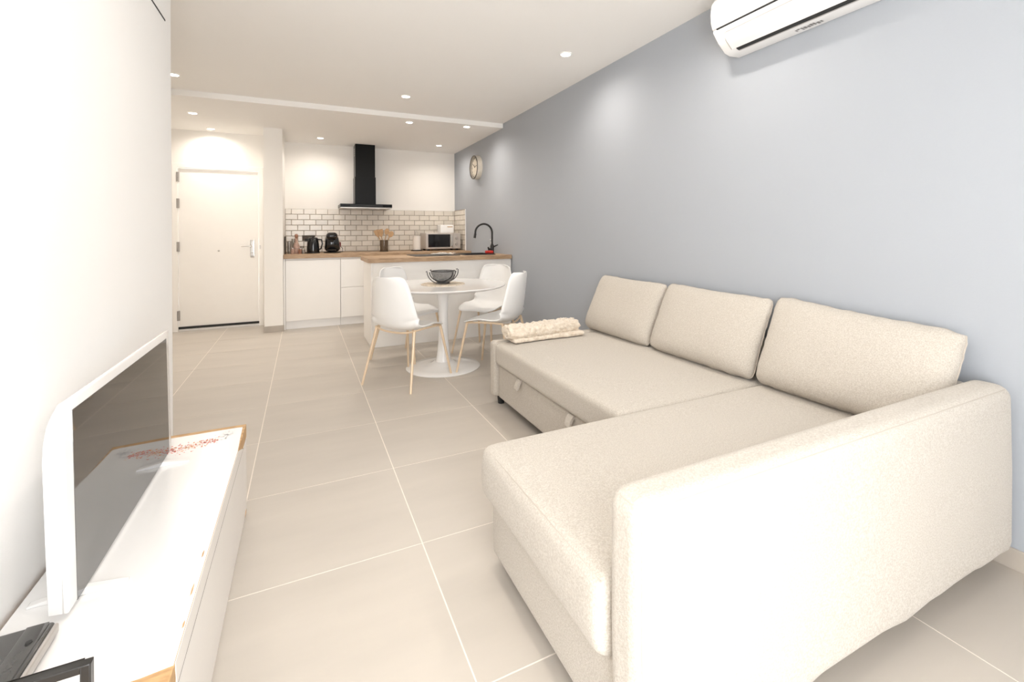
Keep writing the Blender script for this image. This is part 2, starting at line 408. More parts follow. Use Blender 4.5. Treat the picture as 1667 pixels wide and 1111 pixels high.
# ------------------------------------------------------------------ kitchen cabinets and worktops
ZW = 0.945; ZWB = 0.898
KF = 6.63
def base_unit(x0, x1, label, fronts, y0=KF):
    t = thing('base_cabinet', label, 'cabinet', ((x0 + x1) / 2, (y0 + YK) / 2, 0), 'white base cabinets under the back worktop')
    G().box(x0, x1, y0 + 0.022, YK - 0.012, 0.10, ZWB - 0.001).build('body', 'white_lacquer', t, smooth=False)
    G().box(x0, x1, y0 + 0.035, y0 + 0.05, 0.0, 0.10).build('plinth', 'white_gloss', t, smooth=False)
    for nm, z0, z1 in fronts:
        G().box(x0 + 0.002, x1 - 0.002, y0, y0 + 0.020, z0 + 0.002, z1 - 0.002).build(nm, 'white_lacquer', t, bevel=0.0015)
    return t
base_unit(-0.20, 0.443, 'white handleless cabinet with one wide plain door next to the wall stub', [('door', 0.105, 0.875)])
base_unit(0.445, 1.045, 'white handleless cabinet with two stacked drawers left of the peninsula', [('drawer', 0.105, 0.50), ('drawer', 0.50, 0.875)])
base_unit(1.047, 1.647, 'white cabinet mostly hidden behind the peninsula, under the utensil jar', [('door', 0.105, 0.875)])
base_unit(1.649, 2.244, 'white cabinet hidden behind the peninsula, under the microwave', [('door', 0.105, 0.875)])
o = thing('filler_panel', 'narrow white filler strip between the wall stub and the first cabinet', 'panel', (-0.21, KF, 0))
G().box(-0.223, -0.202, KF + 0.002, KF + 0.04, 0, ZWB - 0.001).build('strip', 'white_lacquer', o, bevel=0.001)
o = G().box(-0.222, 2.246, KF - 0.025, YK - 0.0105, ZWB, ZW).build('worktop', 'oak_top', bevel=0.003)
tag(o, 'oak worktop along the tiled wall under the black hood', 'worktop')

# peninsula
PX0, PX1, PY0, PY1 = 0.64, 2.25, 5.145, 5.80
t = thing('peninsula_cabinet', 'white panelled kitchen peninsula behind the round table', 'cabinet', ((PX0 + PX1) / 2, (PY0 + PY1) / 2, 0))
G().box(PX0 + 0.02, PX1, PY0, PY0 + 0.02, 0.0, ZWB - 0.001).build('front_panel', 'white_lacquer', t, bevel=0.0015)
G().box(PX0, PX0 + 0.019, PY0, PY1, 0.0, ZWB - 0.001).build('end_panel', 'white_lacquer', t, bevel=0.0015)
G().box(PX0 + 0.02, PX1, PY1 - 0.02, PY1, 0.10, ZWB - 0.001).build('rear_panel', 'white_lacquer', t, bevel=0.0015)
G().box(PX0 + 0.02, PX1, PY1 - 0.07, PY1 - 0.05, 0.0, 0.10).build('plinth', 'white_lacquer', t)
SX0, SX1, SY0, SY1 = 1.74, 2.09, 5.30, 5.68      # sink hole
wx0, wx1, wy0, wy1 = PX0 - 0.03, PX1 - 0.002, PY0 - 0.03, PY1 + 0.02
def plank(x0, x1, y0, y1): return [(x0, y0), (x1, y0), (x1, y1), (x0, y1)]
g = G()
vs = []
for z in (ZWB, ZW):
    vs += [(wx0, wy0, z), (wx1, wy0, z), (wx1, wy1, z), (wx0, wy1, z), (SX0, SY0, z), (SX1, SY0, z), (SX1, SY1, z), (SX0, SY1, z)]
fs = []
for k in range(4):
    k2 = (k + 1) % 4
    fs += [(8 + k, 8 + k2, 12 + k2, 12 + k), (k2, k, 4 + k, 4 + k2), (k, k2, 8 + k2, 8 + k), (4 + k2, 4 + k, 12 + k, 12 + k2)]
o = g.add(vs, fs).build('worktop', 'oak_top', smooth=False)
tag(o, 'oak worktop of the peninsula carrying hob, sink and black tap', 'worktop')
# hob
t = thing('induction_hob', 'flat black glass hob on the peninsula worktop', 'hob', (1.38, 5.52, ZW))
G().rbox(1.13, 1.66, 5.28, 5.76, ZW, ZW + 0.006, 0.003).build('glass_plate', 'hood_black', t)
plate = t.children[-1]
for x, y, r in ((1.27, 5.41, 0.09), (1.52, 5.41, 0.075), (1.27, 5.63, 0.075), (1.52, 5.63, 0.10)):
    G().lathe([(r, ZW + 0.0062), (r, ZW + 0.0068), (r - 0.003, ZW + 0.0068), (r - 0.003, ZW + 0.0062)], x, y, 32, caps=False).build('cooking_zone', 'print_mark', plate)
# sink
t = thing('kitchen_sink', 'black composite sink set into the peninsula worktop', 'sink', (1.915, 5.49, ZW))
g = G()
for (a0, a1, b0, b1) in ((SX0 - 0.03, SX1 + 0.01, SY0 - 0.03, SY0 + 0.004), (SX0 - 0.03, SX1 + 0.01, SY1 - 0.004, SY1 + 0.04), (SX0 - 0.03, SX0 + 0.004, SY0, SY1), (SX1 - 0.004, SX1 + 0.01, SY0, SY1)):
    g.box(a0, a1, b0, b1, ZW, ZW + 0.008)
g.build('rim', 'matt_black', t)
G().box(SX0 + 0.001, SX0 + 0.006, SY0 + 0.001, SY1 - 0.001, ZW - 0.19, ZW).box(SX1 - 0.006, SX1 - 0.001, SY0 + 0.001, SY1 - 0.001, ZW - 0.19, ZW).box(SX0, SX1, SY0 + 0.001, SY0 + 0.006, ZW - 0.19, ZW).box(SX0, SX1, SY1 - 0.006, SY1 - 0.001, ZW - 0.19, ZW).box(SX0, SX1, SY0, SY1, ZW - 0.20, ZW - 0.19).build('basin', 'matt_black', t)
# tap
FX, FY = 2.155, 5.52
t = thing('kitchen_tap', 'tall black swan-neck tap beside the sink', 'tap', (FX, FY, ZW))
G().lathe([(0.030, ZW), (0.030, ZW + 0.006), (0.024, ZW + 0.012), (0.023, ZW + 0.10), (0.018, ZW + 0.115), (0.015, ZW + 0.12)], FX, FY, 20).build('base', 'black_plastic', t)
pts = [(FX, FY, ZW + 0.10), (FX, FY, 1.21)] + [(x, FY, z) for x, z in arc(FX - 0.112, 1.21, 0.112, 0, 180, 18)][1:] + [(FX - 0.226, FY, 1.19), (FX - 0.232, FY, 1.155)]
G().tube(pts, 0.0125, 12).build('spout', 'black_plastic', t)
G().tube([(FX - 0.224, FY, 1.20), (FX - 0.234, FY, 1.145)], 0.0155, 12).build('spray_head', 'black_plastic', t)
G().tube([(FX - 0.018, FY - 0.005, ZW + 0.06), (FX - 0.05, FY - 0.012, ZW + 0.055), (FX - 0.06, FY - 0.012, ZW + 0.085)], [0.017, 0.015, 0.010], 10).build('side_knob', 'black_plastic', t)
G().tube([(FX + 0.015, FY, ZW + 0.085), (FX + 0.045, FY - 0.004, ZW + 0.10), (FX + 0.075, FY - 0.006, ZW + 0.112)], [0.010, 0.008, 0.006], 10).build('lever', 'black_plastic', t)
t = thing('soap_bottle', 'small clear soap bottle with white pump behind the tap', 'bottle', (2.205, 5.66, ZW))
G().lathe([(0.001, ZW), (0.026, ZW), (0.028, ZW + 0.02), (0.027, ZW + 0.09), (0.012, ZW + 0.115), (0.012, ZW + 0.125)], 2.205, 5.66, 20).build('bottle', 'kettle_glass', t)
G().lathe([(0.014, ZW + 0.125), (0.014, ZW + 0.145), (0.005, ZW + 0.15), (0.005, ZW + 0.175), (0.010, ZW + 0.176), (0.010, ZW + 0.188)], 2.205, 5.66, 16).tube([(2.205, 5.66, ZW + 0.182), (2.175, 5.645, ZW + 0.178)], 0.005, 8).build('pump', 'white_plastic', t)
def wob(seed, amp, sc):
    def fn(p, n):
        d = noise.noise_vector(Vector(p) * sc + Vector((seed, seed * 2, 0)))
        return p + Vector((d.x, d.y, max(0, d.z) if n.z < 0 else d.z)) * amp
    return fn
o = G().rbox(2.03, 2.125, 5.40, 5.46, ZW + 0.0095, ZW + 0.042, 0.010, fn=wob(3, 0.006, 25)).build('sponge_cloth', 'red_cloth')
tag(o, 'red cleaning sponge on the sink rim before the tap', 'sponge')
def cloth_fn(p, n):
    hgt = 0.022 * max(0, noise.noise(Vector((p.x * 14, p.y * 14, 1.3)))) + 0.010 * abs(noise.noise(Vector((p.x * 40, p.y * 40, 5))))
    q = p.copy()
    if n.z > 0: q.z += hgt * 1.3
    q.x += 0.03 * noise.noise(Vector((p.y * 12, p.x * 3, 2))); return q
o = G().rbox(1.44, 1.74, 5.775, 5.815, ZW, ZW + 0.006, 0.003, inner=26, fn=cloth_fn).build('dish_cloth', 'paper')
tag(o, 'crumpled white cloth behind the hob at the far worktop edge', 'cloth')

# ------------------------------------------------------------------ cooker hood
t = thing('cooker_hood', 'black T-shaped chimney hood on the kitchen wall', 'hood', (0.82, 7.2, 1.565))
G().box(0.69, 0.965, 7.20, YK - 0.001, 1.63, ZS - 0.001).build('chimney', 'hood_black', t, bevel=0.002)
G().box(0.683, 0.972, 7.193, YK - 0.001, 1.63, 2.04).build('lower_chimney', 'hood_black', t, bevel=0.002)
G().box(0.47, 1.17, 6.98, YK - 0.012, 1.585, 1.632).build('canopy', 'hood_black', t, bevel=0.003)
G().box(0.475, 1.165, 6.985, YK - 0.013, 1.572, 1.585).build('underside_frame', 'steel', t, smooth=False)
G().box(0.60, 1.04, 6.979, 6.981, 1.597, 1.62).build('control_strip', 'gloss_black', t, smooth=False)
for x in (0.655, 0.985):
    G().lathe([(0.028, 1.566), (0.028, 1.573)], x, 7.1, 16).build('hood_light', 'white_plastic', t)
for k in range(2):
    G().box(0.56 + k * 0.28, 0.80 + k * 0.28, 7.14, 7.40, 1.568, 1.573).build('grease_filter', 'steel', t, smooth=False)
for k in range(4):
    G().box(0.6885, 0.69, 7.28, 7.40, 2.36 + k * 0.03, 2.375 + k * 0.03).build('vent_slot', 'steel', t, smooth=False)

# ------------------------------------------------------------------ things on the back worktop
t = thing('slim_tray', 'dark tray standing on edge against the wall stub', 'tray', (-0.212, 7.05, ZW))
G().rbox(-0.219, -0.205, 6.93, 7.22, ZW, ZW + 0.235, 0.006).build('board', 'clock_dark', t)
def glass(x, y, hh, r, label, m='kettle_glass', fill=None):
    t = thing('drinking_glass', label, 'glass', (x, y, ZW), 'glassware in the worktop corner')
    G().lathe([(0.001, ZW), (r * 0.85, ZW), (r, ZW + hh), (r - 0.003, ZW + hh), (r * 0.85 - 0.003, ZW + 0.008), (0.001, ZW + 0.008)], x, y, 20).build('wall', m, t)
    if fill: G().lathe([(0.001, ZW + 0.009), (r * 0.85 - 0.004, ZW + 0.009), (r * 0.95 - 0.004, ZW + hh * 0.55), (0.001, ZW + hh * 0.55)], x, y, 20).build('contents', fill, t)
glass(-0.165, 7.06, 0.17, 0.026, 'tall clear glass nearest the dark tray')
glass(-0.115, 7.20, 0.20, 0.028, 'tallest clear glass behind the pink bottle')
glass(-0.012, 7.10, 0.10, 0.032, 'short clear glass between pink bottle and black kettle')
t = thing('glass_bottle', 'pinkish decanter bottle with stopper in the worktop corner', 'bottle', (-0.08, 7.06, ZW))
G().lathe([(0.001, ZW), (0.045, ZW), (0.05, ZW + 0.03), (0.045, ZW + 0.09), (0.026, ZW + 0.14), (0.018, ZW + 0.16), (0.018, ZW + 0.205), (0.022, ZW + 0.21)], -0.08, 7.06, 24).build('bottle', 'pink_salt', t)
G().lathe([(0.012, ZW + 0.21), (0.020, ZW + 0.225), (0.023, ZW + 0.245), (0.015, ZW + 0.262), (0.001, ZW + 0.266)], -0.08, 7.06, 16).build('stopper', 'amber', t)
for (x, y, zz, r, mm, lb) in ((-0.03, 6.98, 0.055, 0.024, 'amber', 'low brown spice jar before the pink bottle'), (-0.125, 6.97, 0.06, 0.022, 'pink_salt', 'low pink salt jar beside the dark tray'), (0.005, 6.93, 0.05, 0.020, 'kettle_glass', 'small clear jar at the foot of the kettle')):
    t = thing('spice_jar', lb, 'jar', (x, y, ZW), 'spice jars in the worktop corner')
    G().lathe([(0.001, ZW), (r, ZW), (r, ZW + zz), (r * 0.7, ZW + zz + 0.008), (0.001, ZW + zz + 0.008)], x, y, 16).build('jar', mm, t)
    G().lathe([(r * 0.8, ZW + zz + 0.008), (r * 0.8, ZW + zz + 0.022), (0.001, ZW + zz + 0.022)], x, y, 16).build('lid', 'steel', t)
# double socket
t = thing('wall_socket', 'dark double socket on the tiles above the kettle', 'socket', (0.075, YK - 0.012, 1.15))
G().rbox(-0.01, 0.16, YK - 0.020, YK - 0.0105, 1.112, 1.192, 0.004).build('cover_plate', 'clock_dark', t)
for x in (0.033, 0.117):
    G().lathe([(0.026, YK - 0.0225), (0.026, YK - 0.020), (0.022, YK - 0.020), (0.022, YK - 0.0225)], 0, 0, 20, caps=False).build('socket_ring', 'black_plastic', t, local=True)
    o = t.children[-1]; me = o.data
    for v in me.vertices: v.co = Vector((v.co.x + x - t.location.x, v.co.z - t.location.y, v.co.y + 1.152 - t.location.z))
# kettle
KX, KY = 0.125, 7.06
t = thing('kettle', 'glossy black electric kettle under the wall socket', 'kettle', (KX, KY, ZW))
G().lathe([(0.001, ZW), (0.085, ZW), (0.085, ZW + 0.014), (0.001, ZW + 0.014)], KX, KY, 28).build('power_base', 'black_plastic', t)
G().lathe([(0.001, ZW + 0.016), (0.078, ZW + 0.016), (0.080, ZW + 0.04), (0.076, ZW + 0.12), (0.066, ZW + 0.195), (0.060, ZW + 0.205), (0.001, ZW + 0.205)], KX, KY, 28).build('jug', 'gloss_black', t)
G().lathe([(0.060, ZW + 0.205), (0.052, ZW + 0.216), (0.02, ZW + 0.222), (0.012, ZW + 0.238), (0.001, ZW + 0.24)], KX, KY, 24).build('lid', 'gloss_black', t)
G().tube([(KX + 0.06, KY - 0.03, ZW + 0.19), (KX + 0.105, KY - 0.05, ZW + 0.185), (KX + 0.115, KY - 0.055, ZW + 0.13), (KX + 0.095, KY - 0.045, ZW + 0.06), (KX + 0.068, KY - 0.03, ZW + 0.05)], 0.010, 8).build('handle', 'black_plastic', t)
G().prism([(KX - 0.055, KY - 0.03), (KX - 0.10, KY - 0.06), (KX - 0.045, KY - 0.065)], 'z', ZW + 0.165, ZW + 0.203).build('spout', 'gloss_black', t)
G().tube([(KX - 0.07, KY - 0.04, ZW + 0.006), (KX - 0.12, KY - 0.06, ZW + 0.006), (KX - 0.13, KY - 0.02, ZW + 0.006), (KX - 0.09, KY + 0.05, ZW + 0.005)], 0.004, 6).build('cable', 'black_plastic', t)
# capsule coffee machine
MX, MY = 0.36, 7.10
t = thing('coffee_machine', 'rounded black capsule coffee machine right of the kettle', 'coffee machine', (MX, MY, ZW))
G().lathe([(0.001, ZW), (0.11, ZW), (0.112, ZW + 0.012), (0.001, ZW + 0.02)], MX + 0.01, MY, 28).build('foot', 'black_plastic', t)
def cm(p, n):
    q = p.copy(); k = (n.z + 1) / 2
    q.x = MX + (p.x - MX) * (1.50 - 0.42 * k) + 0.008 * (1 - k); q.y += -0.03 * math.sin(PI * k); return q
G().rbox(MX - 0.07, MX + 0.075, MY - 0.07, MY + 0.09, ZW + 0.012, ZW + 0.26, 0.06, 5, 8, fn=cm).build('housing', 'gloss_black', t)
G().rbox(MX - 0.074, MX + 0.074, MY - 0.16, MY - 0.01, ZW + 0.185, ZW + 0.285, 0.05, 5, 4).build('brew_head', 'gloss_black', t)
G().lathe([(0.001, ZW + 0.03), (0.055, ZW + 0.03), (0.058, ZW + 0.05), (0.001, ZW + 0.05)], MX, MY - 0.11, 20).build('drip_tray', 'black_plastic', t)
G().tube([(MX, MY - 0.10, ZW + 0.185), (MX, MY - 0.10, ZW + 0.15)], [0.024, 0.015], 12).build('nozzle', 'black_plastic', t)
G().rbox(MX + 0.092, MX + 0.122, MY - 0.03, MY + 0.06, ZW + 0.08, ZW + 0.15, 0.012).build('side_accent', 'dark_red', t)
G().tube([(MX + 0.11, MY + 0.04, ZW + 0.09), (MX + 0.145, MY + 0.02, ZW + 0.06), (MX + 0.145, MY, ZW + 0.012), (MX + 0.09, MY + 0.03, ZW + 0.008)], 0.004, 6).build('cable', 'black_plastic', t)
# utensil jar + utensils
UX, UY = 1.075, 7.13
t = thing('utensil_jar', 'smoky brown glass jar on the worktop holding wooden utensils', 'jar', (UX, UY, ZW))
G().lathe([(0.001, ZW), (0.058, ZW), (0.060, ZW + 0.17), (0.055, ZW + 0.17), (0.053, ZW + 0.008), (0.001, ZW + 0.008)], UX, UY, 24).build('glass_wall', 'smoke_glass', t)
G().lathe([(0.061, ZW), (0.062, ZW + 0.012), (0.0595, ZW + 0.012)], UX, UY, 24, caps=False).build('base_ring', 'clock_dark', t)
def utensil(nm, lb, dx, dy, tx, ty, L, head, w):
    t = thing(nm, lb, 'utensil', (UX + dx, UY + dy, ZW + 0.01), 'wooden utensils in the jar')
    a = Vector((UX + dx, UY + dy, ZW + 0.012)); b = Vector((UX + tx, UY + ty, ZW + L)); d = (b - a).normalized()
    G().tube([a, b], [0.006, 0.007], 8).build('handle', 'spoon_wood', t)
    sx = Vector((1, 0, 0)); sx = (sx - d * sx.dot(d)).normalized(); n = d.cross(sx)
    g = G(); k = 14; ring = []
    if head == 'spoon': out = [(math.sin(2 * PI * i / k) * w, 0.045 - math.cos(2 * PI * i / k) * 0.048) for i in range(k)]
    else: out = [(-0.010, -0.01), (0.010, -0.01), (w, 0.045), (w, 0.105), (-w, 0.105), (-w, 0.045)]
    c0 = [b + sx * u + d * v + n * 0.005 for u, v in out]; c1 = [b + sx * u + d * v - n * 0.005 for u, v in out]
    q = len(out); g.add(c0 + c1, [tuple(range(q)), tuple(reversed(range(q, 2 * q)))] + [(i, (i + 1) % q, (i + 1) % q + q, i + q) for i in range(q)])
    g.build('head', 'spoon_wood', t, bevel=0.002)
utensil('wooden_spatula', 'wooden spatula leaning left in the jar', 0.02, 0.0, -0.075, 0.01, 0.22, 'flat', 0.032)
utensil('wooden_spatula', 'broad wooden spatula in the middle of the jar', 0.01, 0.02, -0.04, -0.02, 0.225, 'flat', 0.038)
utensil('wooden_spoon', 'wooden spoon standing tallest in the jar', -0.02, 0.0, 0.035, 0.02, 0.25, 'spoon', 0.034)
utensil('wooden_spoon', 'wooden spoon leaning right in the jar', -0.03, -0.01, 0.075, -0.015, 0.215, 'spoon', 0.038)
# paper roll
t = thing('paper_roll_holder', 'white kitchen paper roll on a black base beside the microwave', 'paper roll', (1.545, 7.08, ZW))
G().lathe([(0.001, ZW), (0.085, ZW), (0.085, ZW + 0.012), (0.001, ZW + 0.014)], 1.545, 7.08, 28).build('base', 'matt_black', t)
G().lathe([(0.056, ZW + 0.016), (0.056, ZW + 0.225), (0.02, ZW + 0.225), (0.02, ZW + 0.016)], 1.545, 7.08, 28, caps=False).build('paper_roll', 'paper', t)
G().tube([(1.530, 7.08, ZW + 0.012), (1.530, 7.08, ZW + 0.27), (1.533, 7.08, ZW + 0.287), (1.545, 7.08, ZW + 0.294), (1.557, 7.08, ZW + 0.287), (1.560, 7.08, ZW + 0.27), (1.560, 7.08, ZW + 0.012)], 0.0045, 8).build('wire_loop', 'steel', t)
# microwave
X0, X1, Y0, Y1, Z0, Z1 = 1.66, 2.20, 6.98, 7.36, ZW + 0.025, ZW + 0.27
t = thing('microwave', 'silver microwave oven with black window on the back worktop', 'microwave', ((X0 + X1) / 2, (Y0 + Y1) / 2, ZW))
G().box(X0, X1, Y0 + 0.012, Y1, Z0, Z1).build('casing', 'microwave_silver', t, bevel=0.006)
d = G().box(X0 + 0.004, X1 - 0.13, Y0, Y0 + 0.012, Z0 + 0.004, Z1 - 0.004).build('door', 'microwave_silver', t, bevel=0.003)
G().box(X0 + 0.035, X1 - 0.165, Y0 - 0.003, Y0 + 0.002, Z0 + 0.028, Z1 - 0.022).build('window', 'gloss_black', d, bevel=0.002)
G().tube([(X1 - 0.145, Y0 - 0.001, Z0 + 0.03), (X1 - 0.145, Y0 - 0.025, Z0 + 0.045), (X1 - 0.145, Y0 - 0.025, Z1 - 0.04), (X1 - 0.145, Y0 - 0.001, Z1 - 0.025)], 0.008, 8).build('handle', 'chrome', d)
p = G().box(X1 - 0.126, X1 - 0.004, Y0, Y0 + 0.012, Z0 + 0.004, Z1 - 0.004).build('control_panel', 'microwave_silver', t, bevel=0.003)
for zz in (0.165, 0.075):
    o = G().lathe([(0.024, 0), (0.022, 0.016), (0.001, 0.017)], 0, 0, 20).build('knob', 'steel', p, local=True)
    o.rotation_euler = (R(90), 0, 0); o.location = Vector((X1 - 0.065, Y0, Z0 + zz)) - t.location
for x in (X0 + 0.05, X1 - 0.05):
    for y in (Y0 + 0.05, Y1 - 0.05):
        G().lathe([(0.02, ZW), (0.02, Z0)], x, y, 12).build('foot', 'black_plastic', t)
t = thing('bread_box', 'small white box with slot grip on top of the microwave', 'box', (2.03, 7.22, Z1))
G().rbox(1.925, 2.135, 7.12, 7.33, Z1, Z1 + 0.125, 0.012).build('body', 'white_plastic', t)
G().box(2.03, 2.115, 7.1185, 7.121, Z1 + 0.088, Z1 + 0.100).build('grip_slot', 'spoon_wood', t, smooth=False)

# ------------------------------------------------------------------ wall clock
CY, CZ, CR = 6.29, 2.142, 0.168
t = thing('wall_clock', 'round cream drum-shaped clock high on the blue wall', 'clock', (XR, CY, CZ))
G().lathe([(CR - 0.012, XR - 0.001), (CR, XR - 0.001), (CR, XR - 0.072), (CR - 0.012, XR - 0.072), (CR - 0.012, XR - 0.001)], CY, CZ, 40, axis='x').build('drum', 'clock_cream', t)
G().lathe([(0.001, XR - 0.006), (CR - 0.013, XR - 0.006), (CR - 0.013, XR - 0.012), (0.001, XR - 0.012)], CY, CZ, 40, axis='x').build('back_plate', 'clock_dark', t)
G().lathe([(CR, XR - 0.072), (CR + 0.001, XR - 0.076), (CR, XR - 0.080), (CR - 0.012, XR - 0.080), (CR - 0.012, XR - 0.072), (CR, XR - 0.072)], CY, CZ, 40, axis='x').build('rim', 'clock_dark', t)
G().lathe([(0.001, XR - 0.050), (CR - 0.040, XR - 0.050), (CR - 0.040, XR - 0.056), (0.001, XR - 0.056)], CY, CZ, 40, axis='x').build('dial', 'clock_face', t)
dial = t.children[-1]
for k in range(12):
    a = 2 * PI * k / 12; rr = CR - 0.055
    cy, cz = CY + rr * math.sin(a), CZ + rr * math.cos(a)
    G().box(XR - 0.058, XR - 0.056, cy - 0.003, cy + 0.003, cz - 0.008, cz + 0.008).build('hour_mark', 'clock_dark', dial, smooth=False)
G().tube([(XR - 0.061, CY, CZ), (XR - 0.061, CY + 0.05, CZ + 0.045)], 0.004, 6).build('hour_hand', 'clock_dark', dial)
G().tube([(XR - 0.064, CY, CZ), (XR - 0.064, CY - 0.09, CZ + 0.02)], 0.003, 6).build('minute_hand', 'clock_dark', dial)

# ------------------------------------------------------------------ round table with placemat and bowl
TCX, TCY, TR, TZ = 1.135, 4.13, 0.565, 0.745
t = thing('round_table', 'round white pedestal table surrounded by four chairs', 'table', (TCX, TCY, 0))
G().lathe([(0.001, TZ - 0.004), (TR - 0.03, TZ - 0.024), (TR - 0.006, TZ - 0.012), (TR, TZ - 0.005), (TR - 0.003, TZ), (0.001, TZ)], TCX, TCY, 72).build('tabletop', 'white_gloss', t, angle=50)
G().lathe([(0.088, 0.012), (0.075, 0.035), (0.064, 0.08), (0.054, 0.15), (0.046, 0.24), (0.041, 0.35), (0.041, 0.48), (0.046, 0.58), (0.055, 0.66), (0.075, 0.70), (0.13, TZ - 0.026), (0.001, TZ - 0.02)], TCX, TCY, 40).build('pedestal', 'white_gloss', t)
G().lathe([(0.001, 0.0), (0.326, 0.0), (0.328, 0.006), (0.322, 0.011), (0.24, 0.018), (0.16, 0.026), (0.11, 0.036), (0.082, 0.055), (0.001, 0.06)], TCX, TCY, 64).build('foot_plate', 'white_gloss', t)
# placemat of concentric rattan coils
t = thing('placemat', 'round woven rattan placemat under the bowl', 'placemat', (TCX, TCY, TZ))
g = G()
for k in range(1, 13):
    rr = 0.016 * k - 0.004
    g.lathe([(rr - 0.0075, TZ), (rr - 0.006, TZ + 0.0055), (rr, TZ + 0.007), (rr + 0.006, TZ + 0.0055), (rr + 0.0075, TZ)], TCX, TCY, 40, caps=False)
g.build('coils', 'rattan', t)
ZB = TZ + 0.0072
t = thing('wire_bowl', 'dark wire bowl with looped rim on the round table', 'bowl', (TCX, TCY, ZB))
BR, BH = 0.100, 0.112
th0 = math.asin(0.38)
prof = [(BR * math.sin(th0 + (0.5 * PI - th0) * k / 10) ** 0.75, ZB + 0.014 + (BH - 0.014) * (math.cos(th0) - math.cos(th0 + (0.5 * PI - th0) * k / 10)) / math.cos(th0)) for k in range(11)]
G().lathe([(0.001, ZB), (0.056, ZB), (0.060, ZB + 0.010), (0.050, ZB + 0.016), (0.001, ZB + 0.016)], TCX, TCY, 32).build('foot', 'matt_black', t)
g = G()
for k in range(40):
    a = 2 * PI * k / 40
    g.tube([(TCX + r * math.cos(a + 0.12 * i), TCY + r * math.sin(a + 0.12 * i), z) for i, (r, z) in enumerate(prof)], 0.0026, 5, mi=0)
    g.tube([(TCX + r * math.cos(a - 0.12 * i), TCY + r * math.sin(a - 0.12 * i), z) for i, (r, z) in enumerate(prof)], 0.0026, 5, mi=0)
o = g.build('wire_mesh', 'mesh_grey', t); o['kind'] = 'stuff'
G().lathe([(r - 0.004, z) for r, z in prof] + [(prof[-1][0] - 0.007, prof[-1][1])], TCX, TCY, 32, caps=False).build('liner', 'smoked_bowl', t)
G().tube([(TCX + BR * math.cos(2 * PI * k / 40), TCY + BR * math.sin(2 * PI * k / 40), ZB + BH) for k in range(41)], 0.004, 8, caps=False).build('rim', 'matt_black', t)
# double U hoop crossing under the bowl, curled over at both ends
hd = Vector((r_.x, r_.y, 0)); fwd = Vector((f_.x, f_.y, 0))
def hoop(rad, low, curl):
    pts = []
    for k in range(31):
        a = PI * (1.0 + k / 30)
        pts.append(Vector((TCX, TCY, 0)) + hd * rad * math.cos(a) + Vector((0, 0, ZB + BH - 0.004 + (BH - 0.004 - low) * math.sin(a))))
    if curl:
        L = pts[0]; Q = pts[-1]
        pts = [L - hd * 0.012 + Vector((0, 0, 0.002)), L - hd * 0.004 + Vector((0, 0, 0.010))] + pts[1:-1] + [Q + Vector((0, 0, 0.010)), Q - hd * 0.008 + Vector((0, 0, 0.018)), Q - hd * 0.020 + Vector((0, 0, 0.012))]
    return pts
for off in (-0.082, 0.082):
    G().tube([p + fwd * off for p in hoop(BR + 0.003, 0.026, False)], 0.0042, 8).build('inner_hoop', 'matt_black', t)
    G().tube([p + fwd * off for p in hoop(BR + 0.024, 0.006, True)], 0.0045, 8).build('outer_hoop', 'wire_grey', t)

